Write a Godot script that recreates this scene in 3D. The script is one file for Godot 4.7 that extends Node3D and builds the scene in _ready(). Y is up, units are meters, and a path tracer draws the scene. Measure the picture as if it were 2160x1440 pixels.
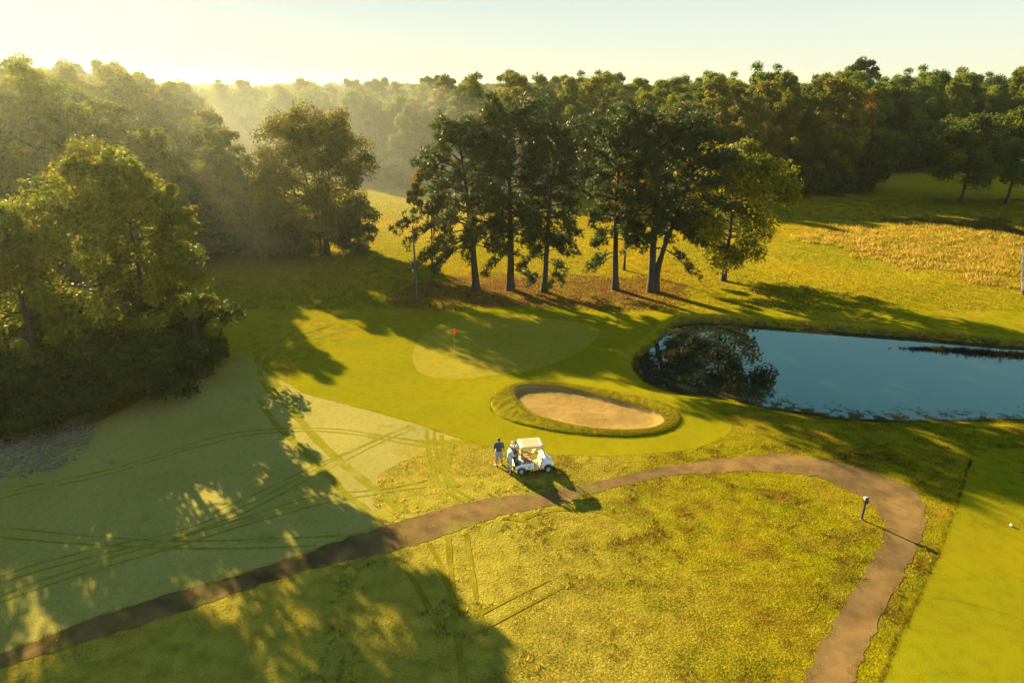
extends Node3D
# A golf hole on an early morning, seen from about twenty metres above the ground.
# Metres, y up. The eye stands over the origin and looks towards -z; the sun is ahead and to the left.

const SUN_TURN := -38.5      # degrees, from straight ahead, left is negative
const SUN_HEIGHT := 19.5     # degrees above the horizon
var rng := RandomNumberGenerator.new()
var rough_noise := FastNoiseLite.new()
var broad_noise := FastNoiseLite.new()
var fine_noise := FastNoiseLite.new()
var taken := {}
var M := {}

# ---------------------------------------------------------------- small helpers

class Shape:                                  # collects triangles for one mesh
	var v := PackedVector3Array()
	var n := PackedVector3Array()
	var c := PackedColorArray()
	var uv := PackedVector2Array()
	func tri(a: Vector3, b: Vector3, d: Vector3, col := Color.WHITE) -> void:
		var k := (d - a).cross(b - a).normalized()
		v.push_back(a); v.push_back(b); v.push_back(d)
		n.push_back(k); n.push_back(k); n.push_back(k)
		c.push_back(col); c.push_back(col); c.push_back(col)
	func tri_n(a: Vector3, b: Vector3, d: Vector3, na: Vector3, nb: Vector3, nd: Vector3, ca := Color.WHITE, cb := Color.WHITE, cd := Color.WHITE) -> void:
		if (d - a).cross(b - a).dot(na + nb + nd) < 0.0:
			v.push_back(a); v.push_back(d); v.push_back(b)
			n.push_back(na); n.push_back(nd); n.push_back(nb)
			c.push_back(ca); c.push_back(cd); c.push_back(cb)
		else:
			v.push_back(a); v.push_back(b); v.push_back(d)
			n.push_back(na); n.push_back(nb); n.push_back(nd)
			c.push_back(ca); c.push_back(cb); c.push_back(cd)
	func quad(a: Vector3, b: Vector3, d: Vector3, e: Vector3, col := Color.WHITE) -> void:
		tri(a, b, d, col)
		tri(a, d, e, col)
	func mesh() -> ArrayMesh:
		var m := ArrayMesh.new()
		var a := []
		a.resize(Mesh.ARRAY_MAX)
		a[Mesh.ARRAY_VERTEX] = v
		a[Mesh.ARRAY_NORMAL] = n
		a[Mesh.ARRAY_COLOR] = c
		m.add_surface_from_arrays(Mesh.PRIMITIVE_TRIANGLES, a)
		return m
	func tube(path: PackedVector3Array, radii: PackedFloat32Array, sides: int, col := Color.WHITE, caps := false) -> void:
		var rings := []
		var side := Vector3.RIGHT
		for i in path.size():
			var t: Vector3 = (path[mini(i + 1, path.size() - 1)] - path[maxi(i - 1, 0)]).normalized()
			side = (side - t * side.dot(t))
			if side.length() < 0.05:
				side = t.cross(Vector3.FORWARD if absf(t.z) < 0.9 else Vector3.RIGHT)
			side = side.normalized()
			var up := t.cross(side)
			var ring := PackedVector3Array()
			for k in sides:
				var a := TAU * k / sides
				ring.push_back(side * cos(a) + up * sin(a))
			rings.push_back(ring)
		for i in path.size() - 1:
			for k in sides:
				var k2 := (k + 1) % sides
				var a0: Vector3 = rings[i][k]
				var a1: Vector3 = rings[i][k2]
				var b0: Vector3 = rings[i + 1][k]
				var b1: Vector3 = rings[i + 1][k2]
				var p0 := path[i] + a0 * radii[i]
				var p1 := path[i] + a1 * radii[i]
				var q0 := path[i + 1] + b0 * radii[i + 1]
				var q1 := path[i + 1] + b1 * radii[i + 1]
				tri_n(p0, p1, q1, a0, a1, b1, col, col, col)
				tri_n(p0, q1, q0, a0, b1, b0, col, col, col)
		if caps:
			for e in [0, path.size() - 1]:
				var t: Vector3 = (path[1] - path[0]).normalized() * -1.0 if e == 0 else (path[e] - path[e - 1]).normalized()
				for k in sides:
					tri_n(path[e], path[e] + rings[e][k] * radii[e], path[e] + rings[e][(k + 1) % sides] * radii[e], t, t, t, col, col, col)
	func box(at: Vector3, size: Vector3, bevel := 0.0, turn := Basis.IDENTITY, col := Color.WHITE) -> void:
		# a box with chamfered edges, built as a stack of outlines
		var h := size / 2.0
		var b := minf(bevel, minf(h.x, minf(h.y, h.z)) * 0.95)
		var levels := [[-h.y, b], [-h.y + b, 0.0], [h.y - b, 0.0], [h.y, b]] if b > 0.0 else [[-h.y, 0.0], [h.y, 0.0]]
		var rings := []
		for l in levels:
			var r := PackedVector3Array()
			var x: float = h.x - l[1]
			var z: float = h.z - l[1]
			if b > 0.0:
				for p in [Vector2(-x + b, -z), Vector2(x - b, -z), Vector2(x, -z + b), Vector2(x, z - b), Vector2(x - b, z), Vector2(-x + b, z), Vector2(-x, z - b), Vector2(-x, -z + b)]:
					r.push_back(at + turn * Vector3(p.x, l[0], p.y))
			else:
				for p in [Vector2(-x, -z), Vector2(x, -z), Vector2(x, z), Vector2(-x, z)]:
					r.push_back(at + turn * Vector3(p.x, l[0], p.y))
			rings.push_back(r)
		loft(rings, at, col)
	func loft(rings: Array, inside: Vector3, col := Color.WHITE) -> void:
		# flat facets between outlines of equal length, closed at both ends; inside is a point within
		var count: int = rings[0].size()
		for i in rings.size() - 1:
			for k in count:
				var k2 := (k + 1) % count
				facet(rings[i][k], rings[i][k2], rings[i + 1][k2], inside, col)
				facet(rings[i][k], rings[i + 1][k2], rings[i + 1][k], inside, col)
		for e in [0, rings.size() - 1]:
			for k in range(1, count - 1):
				facet(rings[e][0], rings[e][k], rings[e][k + 1], inside, col)
	func facet(a: Vector3, b: Vector3, d: Vector3, inside: Vector3, col: Color) -> void:
		if (d - a).cross(b - a).dot((a + b + d) / 3.0 - inside) < 0.0:
			tri(a, d, b, col)
		else:
			tri(a, b, d, col)
	func extrude(outline: PackedVector2Array, from: float, to: float, bevel: float, col := Color.WHITE) -> void:
		# an outline in x and y, drawn out along z, its two rims chamfered
		var pieces := [outline]
		for p in pieces:
			var inset := Geometry2D.offset_polygon(p, -bevel) if bevel > 0.0 else []
			var cap: PackedVector2Array = p
			var rings := [[from, p], [to, p]]
			if inset.size() == 1:
				cap = inset[0]
				rings = [[from + bevel, p], [to - bevel, p]]
			var clock := Geometry2D.is_polygon_clockwise(p)
			for k in p.size():
				var a: Vector2 = p[k]
				var b: Vector2 = p[(k + 1) % p.size()]
				var out := Vector2(b.y - a.y, a.x - b.x).normalized() * (-1.0 if clock else 1.0)
				var nn := Vector3(out.x, out.y, 0)
				tri_n(Vector3(a.x, a.y, rings[0][0]), Vector3(b.x, b.y, rings[0][0]), Vector3(b.x, b.y, rings[1][0]), nn, nn, nn, col, col, col)
				tri_n(Vector3(a.x, a.y, rings[0][0]), Vector3(b.x, b.y, rings[1][0]), Vector3(a.x, a.y, rings[1][0]), nn, nn, nn, col, col, col)
				if inset.size() == 1:      # the chamfer: from each rim corner to the nearest inset corner
					for s in 2:
						var zc: float = from if s == 0 else to
						var zr: float = rings[s][0]
						var ia := nearest(cap, a)
						var ib := nearest(cap, b)
						var nz := Vector3(out.x, out.y, -1.0 if s == 0 else 1.0).normalized()
						tri_n(Vector3(a.x, a.y, zr), Vector3(b.x, b.y, zr), Vector3(ib.x, ib.y, zc), nz, nz, nz, col, col, col)
						tri_n(Vector3(a.x, a.y, zr), Vector3(ib.x, ib.y, zc), Vector3(ia.x, ia.y, zc), nz, nz, nz, col, col, col)
			var ids := Geometry2D.triangulate_polygon(cap)
			for s in 2:
				var z: float = from if s == 0 else to
				var nn := Vector3(0, 0, -1 if s == 0 else 1)
				for t in range(0, ids.size(), 3):
					tri_n(Vector3(cap[ids[t]].x, cap[ids[t]].y, z), Vector3(cap[ids[t + 1]].x, cap[ids[t + 1]].y, z), Vector3(cap[ids[t + 2]].x, cap[ids[t + 2]].y, z), nn, nn, nn, col, col, col)
	static func nearest(p: PackedVector2Array, a: Vector2) -> Vector2:
		var best := p[0]
		for q in p:
			if q.distance_squared_to(a) < best.distance_squared_to(a):
				best = q
		return best
	func lathe(at: Vector3, axis: Basis, profile: PackedVector2Array, sides: int, col := Color.WHITE) -> void:
		# profile: x is the radius, y the place along the axis's y
		for i in profile.size() - 1:
			var a := profile[i]
			var b := profile[i + 1]
			var d := (b - a).normalized()
			var out := Vector2(d.y, -d.x)
			for k in sides:
				var t0 := TAU * k / sides
				var t1 := TAU * (k + 1) / sides
				var r0 := Vector3(cos(t0), 0, sin(t0))
				var r1 := Vector3(cos(t1), 0, sin(t1))
				var n0 := axis * (r0 * out.x + Vector3(0, out.y, 0))
				var n1 := axis * (r1 * out.x + Vector3(0, out.y, 0))
				var p0 := at + axis * (r0 * a.x + Vector3(0, a.y, 0))
				var p1 := at + axis * (r1 * a.x + Vector3(0, a.y, 0))
				var q0 := at + axis * (r0 * b.x + Vector3(0, b.y, 0))
				var q1 := at + axis * (r1 * b.x + Vector3(0, b.y, 0))
				tri_n(p0, p1, q1, n0, n1, n1, col, col, col)
				tri_n(p0, q1, q0, n0, n1, n0, col, col, col)

func numbered(called: String) -> String:
	var k: int = taken.get(called, 0)
	taken[called] = k + 1
	return called if k == 0 else "%s_%03d" % [called, k]

func mesh_node(called: String, mesh: Mesh, mat: Material, parent: Node = self) -> MeshInstance3D:
	var o := MeshInstance3D.new()
	o.name = numbered(called) if parent == self else called
	o.mesh = mesh
	o.material_override = null
	for s in mesh.get_surface_count():
		o.set_surface_override_material(s, mat)
	parent.add_child(o, true)
	return o

func obj(called: String, shape: Shape, mat: Material, parent: Node = self) -> MeshInstance3D:
	return mesh_node(called, shape.mesh(), mat, parent)

func thing(called: String, label: String, category: String, at := Vector3.ZERO, turn := 0.0, group := "") -> Node3D:
	var o := Node3D.new()
	o.name = numbered(called)
	add_child(o, true)
	o.position = at
	o.rotation.y = turn
	tag(o, label, category, group)
	return o

func tag(o: Node, label: String, category: String, group := "") -> void:
	o.set_meta("label", label)
	o.set_meta("category", category)
	if group:
		o.set_meta("group", group)

func structure(o: Node, label: String) -> Node:
	o.set_meta("kind", "structure")
	o.set_meta("label", label)
	return o

func stuff(o: Node, label: String, category: String) -> Node:
	o.set_meta("kind", "stuff")
	tag(o, label, category)
	return o

func copy(o: Node3D, at: Vector3, turn: float, label: String, group := "") -> Node3D:
	var r: Node3D = o.duplicate()
	r.name = numbered(String(o.name).rstrip("0123456789").trim_suffix("_"))
	add_child(r, true)
	r.position = at
	r.rotation.y = turn
	r.set_meta("label", label)
	if group:
		r.set_meta("group", group)
	return r

func pts(a: Array) -> PackedVector2Array:     # x, z, x, z, ...
	var p := PackedVector2Array()
	for i in range(0, a.size() - 1, 2):
		p.push_back(Vector2(a[i], a[i + 1]))
	return p

func rounded(p: PackedVector2Array, closed := true, steps := 4) -> PackedVector2Array:   # Catmull-Rom through the points
	var out := PackedVector2Array()
	var n := p.size()
	for i in (n if closed else n - 1):
		var a := p[(i - 1 + n) % n] if closed else p[maxi(i - 1, 0)]
		var b := p[i]
		var c := p[(i + 1) % n]
		var d := p[(i + 2) % n] if closed else p[mini(i + 2, n - 1)]
		for s in steps:
			out.push_back(b.cubic_interpolate(c, a, d, float(s) / steps))
	if not closed:
		out.push_back(p[n - 1])
	return out

func ragged(p: PackedVector2Array, amount: float, every := 0.35, broad := 0.8) -> PackedVector2Array:  # an uneven, grassy edge
	var out := PackedVector2Array()
	for i in p.size():
		var a := p[i]
		var b := p[(i + 1) % p.size()]
		var k := maxi(1, int(a.distance_to(b) / every))
		var side := (b - a).orthogonal().normalized()
		for s in k:
			var q := a.lerp(b, float(s) / k)
			out.push_back(q + side * amount * (fine_noise.get_noise_2d(q.x * 9.0, q.y * 9.0) + broad * fine_noise.get_noise_2d(q.x * 2.3 + 50.0, q.y * 2.3)) * 1.6)
	return out

func from_edge(p: Vector2, poly: PackedVector2Array) -> float:      # distance to an outline, negative inside
	var best := 1e9
	var n := poly.size()
	for i in n:
		var a := poly[i]
		var ab := poly[(i + 1) % n] - a
		var t := clampf((p - a).dot(ab) / ab.length_squared(), 0.0, 1.0)
		best = minf(best, (a + ab * t).distance_squared_to(p))
	return -sqrt(best) if Geometry2D.is_point_in_polygon(p, poly) else sqrt(best)

func tone(c: Color, k: float) -> Color:
	return Color(c.r * k, c.g * k, c.b * k)

# ---------------------------------------------------------------- outlines of the hole, in metres (x, z)

var GREEN := rounded(pts([-8.0, -60.3, -8.4, -56.7, -8.1, -54.1, -7.3, -51.9, -5.7, -50.8, -3.5, -50.8, -0.7, -51.6, 1.9, -52.7, 4.1, -54.5, 6.1, -57.0, 7.3, -59.5, 8.1, -61.6, 7.2, -63.8, 3.2, -65.3, -0.9, -65.8, -5.5, -64.8]))
var APRON := rounded(pts([4.8, -68.6, -1.4, -68.6, -8.3, -65.8, -13.5, -61.6, -16.2, -56.8, -17.4, -53.5, -17.3, -50.4, -15.4, -48.0, -10.6, -45.3, -6.3, -42.8, -2.9, -40.6, -0.6, -39.3, 2.3, -38.7, 6.4, -38.4, 10.6, -39.1, 13.2, -40.5, 14.7, -42.5, 14.1, -44.7, 11.7, -46.9, 9.3, -49.3, 8.5, -52.8, 9.6, -57.1, 12.2, -62.0, 10.6, -66.3]))
var FAIRWAY := pts([-25.4, -70.3, -24.3, -61.4, -20.7, -53.3, -17.3, -49.9, -15.3, -47.9, -10.6, -45.2, -6.3, -42.7, -2.9, -40.5, -4.7, -39.0, -6.6, -37.8, -7.7, -36.3, -7.6, -33.8, -6.9, -31.1, -10.9, -28.3, -14.6, -26.2, -17.9, -24.4, -20.5, -22.3, -23.5, -20.0, -35.2, -27.7, -34.0, -36.3, -27.7, -42.4, -25.3, -53.3, -27.0, -64.1])
var TEE := pts([28.8, -39.1, 27.2, -37.1, 24.3, -33.3, 20.9, -29.0, 18.1, -25.7, 15.9, -23.2, 14.1, -20.9, 12.9, -19.3, 24.5, -18.7, 39.3, -36.3, 36.0, -40.0])
var PATH_A := rounded(pts([-23.3, -20.1, -20.4, -22.3, -18.5, -23.8, -16.2, -25.3, -13.6, -26.6, -10.8, -28.2, -8.5, -29.7, -5.7, -31.5, -3.1, -32.9, -0.5, -33.8, 2.7, -34.7, 6.9, -36.3, 10.5, -37.6, 14.2, -38.4, 16.3, -38.7, 18.5, -38.2, 20.3, -37.1, 21.6, -35.8, 22.5, -34.5, 22.4, -33.4, 21.6, -31.7, 20.4, -29.9, 18.6, -27.7, 16.5, -25.3, 14.5, -22.9, 12.9, -20.9, 11.5, -19.1]), false)
var PATH_B := rounded(pts([-22.7, -19.4, -19.9, -21.6, -17.8, -22.7, -15.5, -23.9, -13.1, -25.3, -10.5, -27.0, -8.1, -28.1, -5.3, -29.1, -3.1, -30.4, -0.5, -32.0, 2.8, -33.2, 4.8, -34.4, 8.8, -35.9, 11.6, -36.4, 14.5, -36.6, 17.1, -36.1, 18.5, -35.0, 19.4, -33.5, 19.4, -31.9, 18.8, -30.3, 17.4, -28.5, 15.3, -26.1, 13.0, -23.4, 11.0, -20.9, 9.4, -19.1]), false)
var SAND := rounded(pts([0.2, -47.2, 0.9, -45.1, 1.8, -43.9, 3.8, -42.6, 5.9, -41.9, 8.0, -41.7, 9.4, -42.1, 10.2, -43.0, 10.0, -44.2, 8.4, -45.7, 6.5, -47.0, 4.2, -48.5, 1.8, -49.2, 0.4, -48.8]))
var RIM := rounded(pts([-1.5, -45.9, -1.0, -44.1, 0.3, -42.8, 1.9, -42.0, 3.7, -41.4, 5.8, -41.1, 8.0, -41.1, 10.0, -41.8, 11.1, -42.9, 11.5, -44.2, 11.1, -45.7, 9.3, -47.2, 6.7, -48.5, 4.3, -49.4, 1.8, -49.8, 0.0, -49.3, -1.0, -47.5]))
var POND := rounded(pts([16.7, -65.8, 13.8, -61.7, 11.2, -57.0, 10.4, -54.5, 10.7, -52.0, 11.7, -50.3, 13.3, -49.4, 16.0, -48.6, 18.6, -46.9, 21.0, -45.9, 23.3, -45.1, 25.5, -44.8, 29.1, -44.8, 36.0, -45.1, 46.7, -44.5, 57.2, -52.0, 56.2, -57.4, 45.7, -59.4, 42.0, -60.4, 38.4, -61.5, 34.1, -62.6, 28.9, -63.9, 24.7, -65.0, 21.3, -65.8]), true, 3)
var TALL_GRASS := pts([40.8, -103.6, 47.3, -110.1, 58.3, -111.6, 65.4, -116.5, 83.1, -117.3, 67.2, -92.8, 56.6, -77.6, 53.7, -79.6, 51.8, -84.0, 48.1, -85.9, 46.0, -90.1, 44.7, -97.2])
var LITTER := pts([-12.7, -70.3, -10.7, -77.6, -4.5, -81.7, 6.6, -79.6, 15.0, -80.7, 19.8, -77.6, 17.5, -72.0, 10.6, -69.8, 0.9, -69.0, -6.2, -69.4])
var BARE := pts([-32.6, -40.4, -30.9, -42.0, -28.9, -43.4, -27.0, -42.0, -26.1, -38.5, -27.7, -36.8, -29.5, -35.8, -32.8, -35.8, -35.3, -39.1])
var LEFT_WOOD := pts([-62, -74, -46, -75, -39, -83, -34, -96, -40, -107, -50, -125, -62, -150, -95, -205, -150, -205, -110, -110, -90, -78])
var MID_WOOD := pts([-23, -154, -6, -150, 10, -151, 36, -148, 50, -141, 62, -142, 73, -150, 84, -172, 98, -235, -100, -235])
var RIGHT_WOOD := pts([80, -178, 105, -180, 140, -178, 190, -205, 190, -245, 100, -245])
const WATER_LEVEL := -0.7

# ---------------------------------------------------------------- the scene

func morning_sky() -> ImageTexture:
	# clear air: pale along the horizon, bluer above, brighter the nearer to the sun
	var w := 512
	var h := 256
	var im := Image.create_empty(w, h, false, Image.FORMAT_RGBF)
	var up := deg_to_rad(SUN_HEIGHT)
	var turn := deg_to_rad(SUN_TURN)
	var to_sun := Vector3(sin(turn) * cos(up), sin(up), -cos(turn) * cos(up))
	var top := Color(0.016, 0.050, 0.080)
	var low := Color(0.120, 0.118, 0.074)
	for y in h:
		var polar := (y + 0.5) / h * PI
		for x in w:
			var a := ((x + 0.5) / w - 0.5) * TAU
			var d := Vector3(sin(a) * sin(polar), cos(polar), -cos(a) * sin(polar))
			var c := low.lerp(top, 1.0 - pow(1.0 - clampf(d.y, 0.0, 1.0), 5.0)) if d.y > 0.0 else low
			# a band of clean blue-green air between the horizon glow and the zenith
			var band := exp(-pow((d.y - 0.36) / 0.15, 2.0))
			c += Color(0.010, 0.050, 0.044) * band + Color(0.032, 0.033, 0.034) * exp(-pow((d.y - 0.08) / 0.11, 2.0))
			var off := rad_to_deg(acos(clampf(d.dot(to_sun), -1.0, 1.0)))
			var glow := 0.50 * exp(-off / 13.0) + 0.13 * exp(-off / 34.0)
			c += Color(glow, glow * 0.99, glow)
			im.set_pixel(x, y, c)
	return ImageTexture.create_from_image(im)

func _ready() -> void:
	rng.seed = 20
	# camera
	var cam := Camera3D.new()
	cam.name = "camera"
	cam.position = Vector3(0, 21.5, 0)
	cam.rotation_degrees = Vector3(-20.07, 0, 0)
	cam.fov = 51.28
	cam.near = 0.2
	cam.far = 4000.0
	add_child(cam)
	# sky, air and exposure
	var e := Environment.new()
	var sky := PanoramaSkyMaterial.new()
	sky.panorama = morning_sky()
	e.background_mode = Environment.BG_SKY
	e.sky = Sky.new()
	e.sky.sky_material = sky
	e.background_energy_multiplier = 1.0
	e.tonemap_mode = Environment.TONE_MAPPER_LINEAR
	e.tonemap_exposure = 6.8
	e.volumetric_fog_enabled = true            # the morning haze; it scatters forward, so it glows towards the sun
	e.volumetric_fog_density = 0.00014
	e.volumetric_fog_albedo = Color(0.97, 1.0, 0.88)
	e.volumetric_fog_anisotropy = 0.8
	e.volumetric_fog_length = 300.0
	e.sdfgi_enabled = true
	e.ssao_enabled = true
	e.ssil_enabled = true
	var world := WorldEnvironment.new()
	world.name = "world"
	world.environment = e
	add_child(world)
	# the sun
	var sun := DirectionalLight3D.new()
	sun.name = "sun"
	sun.light_color = Color(1.0, 0.79, 0.38).linear_to_srgb()
	sun.light_energy = 1.6
	sun.light_angular_distance = 0.5
	sun.shadow_enabled = true
	sun.rotation_degrees = Vector3(-SUN_HEIGHT, 180.0 - SUN_TURN, 0)
	add_child(sun)

	for k in [[rough_noise, 0.12, 5], [broad_noise, 0.02, 9], [fine_noise, 0.5, 13]]:
		k[0].noise_type = FastNoiseLite.TYPE_SIMPLEX_SMOOTH
		k[0].frequency = k[1]
		k[0].seed = k[2]
		k[0].fractal_octaves = 3
	materials()
	lay_ground()
	lay_sheets()
	bunker()
	pond()
	plant_single_trees()
	plant_woods()
	mist()
	scatter_grass()
	cart()
	people()
	furniture()

func mist() -> void:
	# morning mist that lies in the hollow before the left and the middle wood
	var banks := [[Vector3(-64, 4, -138), Vector3(150, 46, 150), 0.0012], [Vector3(-25, 3, -178), Vector3(190, 40, 90), 0.0009]]
	for b in banks:
		var f := FogVolume.new()
		f.name = numbered("mist")
		f.shape = RenderingServer.FOG_VOLUME_SHAPE_ELLIPSOID
		f.position = b[0]
		f.size = b[1]
		var m := FogMaterial.new()
		m.density = b[2]
		m.albedo = Color(0.98, 0.98, 0.92)
		f.material = m
		f.set_meta("kind", "stuff")
		f.set_meta("label", "thin morning mist among the woods at the left and centre")
		f.set_meta("category", "mist")
		add_child(f, true)

# ---------------------------------------------------------------- materials

func noise_texture(freq: float, seed_: int, low: float, high: float, octaves := 4, size := 512, normal := false) -> NoiseTexture2D:
	var n := FastNoiseLite.new()
	n.noise_type = FastNoiseLite.TYPE_SIMPLEX_SMOOTH
	n.frequency = freq
	n.seed = seed_
	n.fractal_octaves = octaves
	n.fractal_gain = 0.6
	var t := NoiseTexture2D.new()
	t.width = size
	t.height = size
	t.seamless = true
	t.noise = n
	if not normal:
		var g := Gradient.new()
		g.set_color(0, Color(low, low, low).linear_to_srgb())
		g.set_color(1, Color(high, high, high).linear_to_srgb())
		t.color_ramp = g
	return t

func grassy(texture: Texture2D, metres: float, relief: Texture2D, depth: float, over: Texture2D = null, over_metres := 9.0) -> StandardMaterial3D:
	var m := StandardMaterial3D.new()
	m.vertex_color_use_as_albedo = true
	m.albedo_texture = texture
	m.uv1_triplanar = true
	m.uv1_world_triplanar = true
	m.uv1_scale = Vector3.ONE / metres
	m.roughness = 0.85
	m.specular_mode = BaseMaterial3D.SPECULAR_DISABLED
	if depth > 0.0:
		m.heightmap_enabled = true
		m.heightmap_texture = relief
		m.heightmap_scale = depth
	if over:
		m.detail_enabled = true
		m.detail_blend_mode = BaseMaterial3D.BLEND_MODE_MUL
		m.detail_albedo = over
		m.detail_uv_layer = BaseMaterial3D.DETAIL_UV_2
		m.uv2_triplanar = true
		m.uv2_world_triplanar = true
		m.uv2_scale = Vector3.ONE / over_metres
	return m

func plain(c: Color, rough := 0.6, metal := 0.0) -> StandardMaterial3D:     # c is the linear base colour
	var m := StandardMaterial3D.new()
	m.albedo_color = c.linear_to_srgb()
	m.roughness = rough
	m.metallic = metal
	return m

func leafy(shine: float, through: float) -> StandardMaterial3D:
	var m := StandardMaterial3D.new()
	m.vertex_color_use_as_albedo = true
	m.roughness = shine
	m.metallic_specular = 0.4
	m.backlight_enabled = true
	m.backlight = Color(through, through, through).linear_to_srgb()
	return m

func materials() -> void:
	var blades := noise_texture(0.06, 1, 0.45, 1.35)
	var clumps := noise_texture(0.02, 2, 0.6, 1.3)
	var relief := noise_texture(0.05, 3, 0, 1, 4, 512)
	var lumps := noise_texture(0.025, 4, 0, 1, 5, 512)
	M.ground = grassy(blades, 2.2, lumps, 3.5, clumps, 13.0)
	var even := noise_texture(0.03, 14, 0.82, 1.16)
	var fine_blades := noise_texture(0.045, 15, 0.55, 1.25)
	M.fairway = grassy(fine_blades, 1.9, relief, 3.0, even, 8.0)
	M.short = grassy(fine_blades, 1.5, relief, 1.5, even, 14.0)
	M.sand = grassy(noise_texture(0.08, 6, 0.75, 1.2), 1.5, relief, 2.5)
	M.path = grassy(noise_texture(0.12, 7, 0.6, 1.35, 5), 2.0, noise_texture(0.12, 8, 0, 1, 5), 2.0, noise_texture(0.013, 9, 0.60, 1.2, 5), 9.0)
	M.blade = leafy(0.6, 0.8)
	M.blade.metallic_specular = 0.15
	M.leaf = leafy(0.6, 1.0)
	M.leaf.metallic_specular = 0.2
	M.needle = leafy(0.5, 0.85)
	M.bark = grassy(noise_texture(0.05, 10, 0.5, 1.4), 0.8, noise_texture(0.05, 11, 0, 1), 6.0)
	M.bark.uv1_world_triplanar = false
	M.bark.uv1_scale = Vector3(1.6, 0.5, 1.6)
	var w := StandardMaterial3D.new()
	w.albedo_color = Color(0.006, 0.010, 0.008).linear_to_srgb()
	w.roughness = 0.02
	w.metallic_specular = 0.6
	w.normal_enabled = true
	w.normal_texture = noise_texture(0.02, 12, 0, 1, 3, 512, true)
	w.normal_texture.as_normal_map = true
	w.normal_texture.bump_strength = 1.0
	w.normal_scale = 0.02
	w.uv1_triplanar = true
	w.uv1_world_triplanar = true
	w.uv1_scale = Vector3.ONE / 3.0
	M.water = w

# ---------------------------------------------------------------- the ground: one sheet on a grid that is fine near the green

var gx := PackedFloat32Array()
var gz := PackedFloat32Array()
var gy := PackedFloat32Array()
var gn := PackedVector3Array()

func lines_between(low: float, high: float, step: float, far_low: float, far_high: float) -> PackedFloat32Array:
	var a := PackedFloat32Array()
	var s := step
	var x := low
	while x > far_low:
		s *= 1.13
		x -= s
		a.push_back(x)
	a.reverse()
	x = low
	while x < high:
		a.push_back(x)
		x += step
	s = step
	while x < far_high:
		a.push_back(x)
		s *= 1.13
		x += s
	a.push_back(x)
	return a

func lie(x: float, z: float) -> float:        # the height of the ground
	var p := Vector2(x, z)
	var r := p.length()
	var y := 0.10 * rough_noise.get_noise_2d(x * 0.7, z * 0.7) + 0.25 * broad_noise.get_noise_2d(x, z)
	y += 0.35 * clampf((r - 75.0) / 60.0, 0.0, 1.0) * rough_noise.get_noise_2d(x * 0.4 + 30.0, z * 0.4)
	y += 0.8 * smoothstep(150.0, 260.0, r) + 2.5 * smoothstep(260.0, 700.0, r) * (0.6 + broad_noise.get_noise_2d(x * 0.12, z * 0.12))
	if x > 2.0 and x < 68.0 and z > -76.0 and z < -36.0:
		var d := from_edge(p, POND)
		var far := clampf((-z - 52.0) / 8.0, 0.0, 1.0)            # the far bank is the steeper one
		var bank := lerpf(3.0, 0.9, far)
		if d < 8.0:
			y *= clampf(d / 8.0, 0.0, 1.0)
			y += lerpf(WATER_LEVEL - 0.02, 0.0, smoothstep(-0.2, bank, d)) if d > 0.0 else WATER_LEVEL - 0.02 + maxf(d * 0.35, -1.0)
	if x > -4.0 and x < 14.0 and z > -52.0 and z < -38.0:
		var d := from_edge(p, RIM)
		y *= clampf(absf(d) / 2.0, 0.0, 1.0)
		if d < -0.45:
			y -= 1.3
	return y

func lay_ground() -> void:
	gx = lines_between(-38.0, 46.0, 0.4, -900.0, 900.0)
	gz = lines_between(-70.0, -18.0, 0.4, -1100.0, 60.0)
	var nx := gx.size()
	var nz := gz.size()
	gy.resize(nx * nz)
	gn.resize(nx * nz)
	for j in nz:
		for i in nx:
			gy[j * nx + i] = lie(gx[i], gz[j])
	for j in nz:
		for i in nx:
			var i0 := maxi(i - 1, 0)
			var i1 := mini(i + 1, nx - 1)
			var j0 := maxi(j - 1, 0)
			var j1 := mini(j + 1, nz - 1)
			gn[j * nx + i] = Vector3(-(gy[j * nx + i1] - gy[j * nx + i0]) / (gx[i1] - gx[i0]), 1.0, -(gy[j1 * nx + i] - gy[j0 * nx + i]) / (gz[j1] - gz[j0])).normalized()
	var v := PackedVector3Array()
	var c := PackedColorArray()
	var ids := PackedInt32Array()
	v.resize(nx * nz)
	c.resize(nx * nz)
	for j in nz:
		for i in nx:
			v[j * nx + i] = Vector3(gx[i], gy[j * nx + i], gz[j])
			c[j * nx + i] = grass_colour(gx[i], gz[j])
	for j in nz - 1:
		for i in nx - 1:
			var a := j * nx + i
			ids.append_array([a, a + 1, a + nx + 1, a, a + nx + 1, a + nx])
	var m := ArrayMesh.new()
	var arr := []
	arr.resize(Mesh.ARRAY_MAX)
	arr[Mesh.ARRAY_VERTEX] = v
	arr[Mesh.ARRAY_NORMAL] = gn
	arr[Mesh.ARRAY_COLOR] = c
	arr[Mesh.ARRAY_INDEX] = ids
	m.add_surface_from_arrays(Mesh.PRIMITIVE_TRIANGLES, arr)
	var g := mesh_node("ground", m, M.ground)
	structure(g, "rough grass ground with dry and leaf-strewn patches")

func blur_in(d: float, w: float) -> float:   # 1 inside an outline, 0 outside, uneven over w metres
	return 1.0 - smoothstep(-w, w, d)

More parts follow.
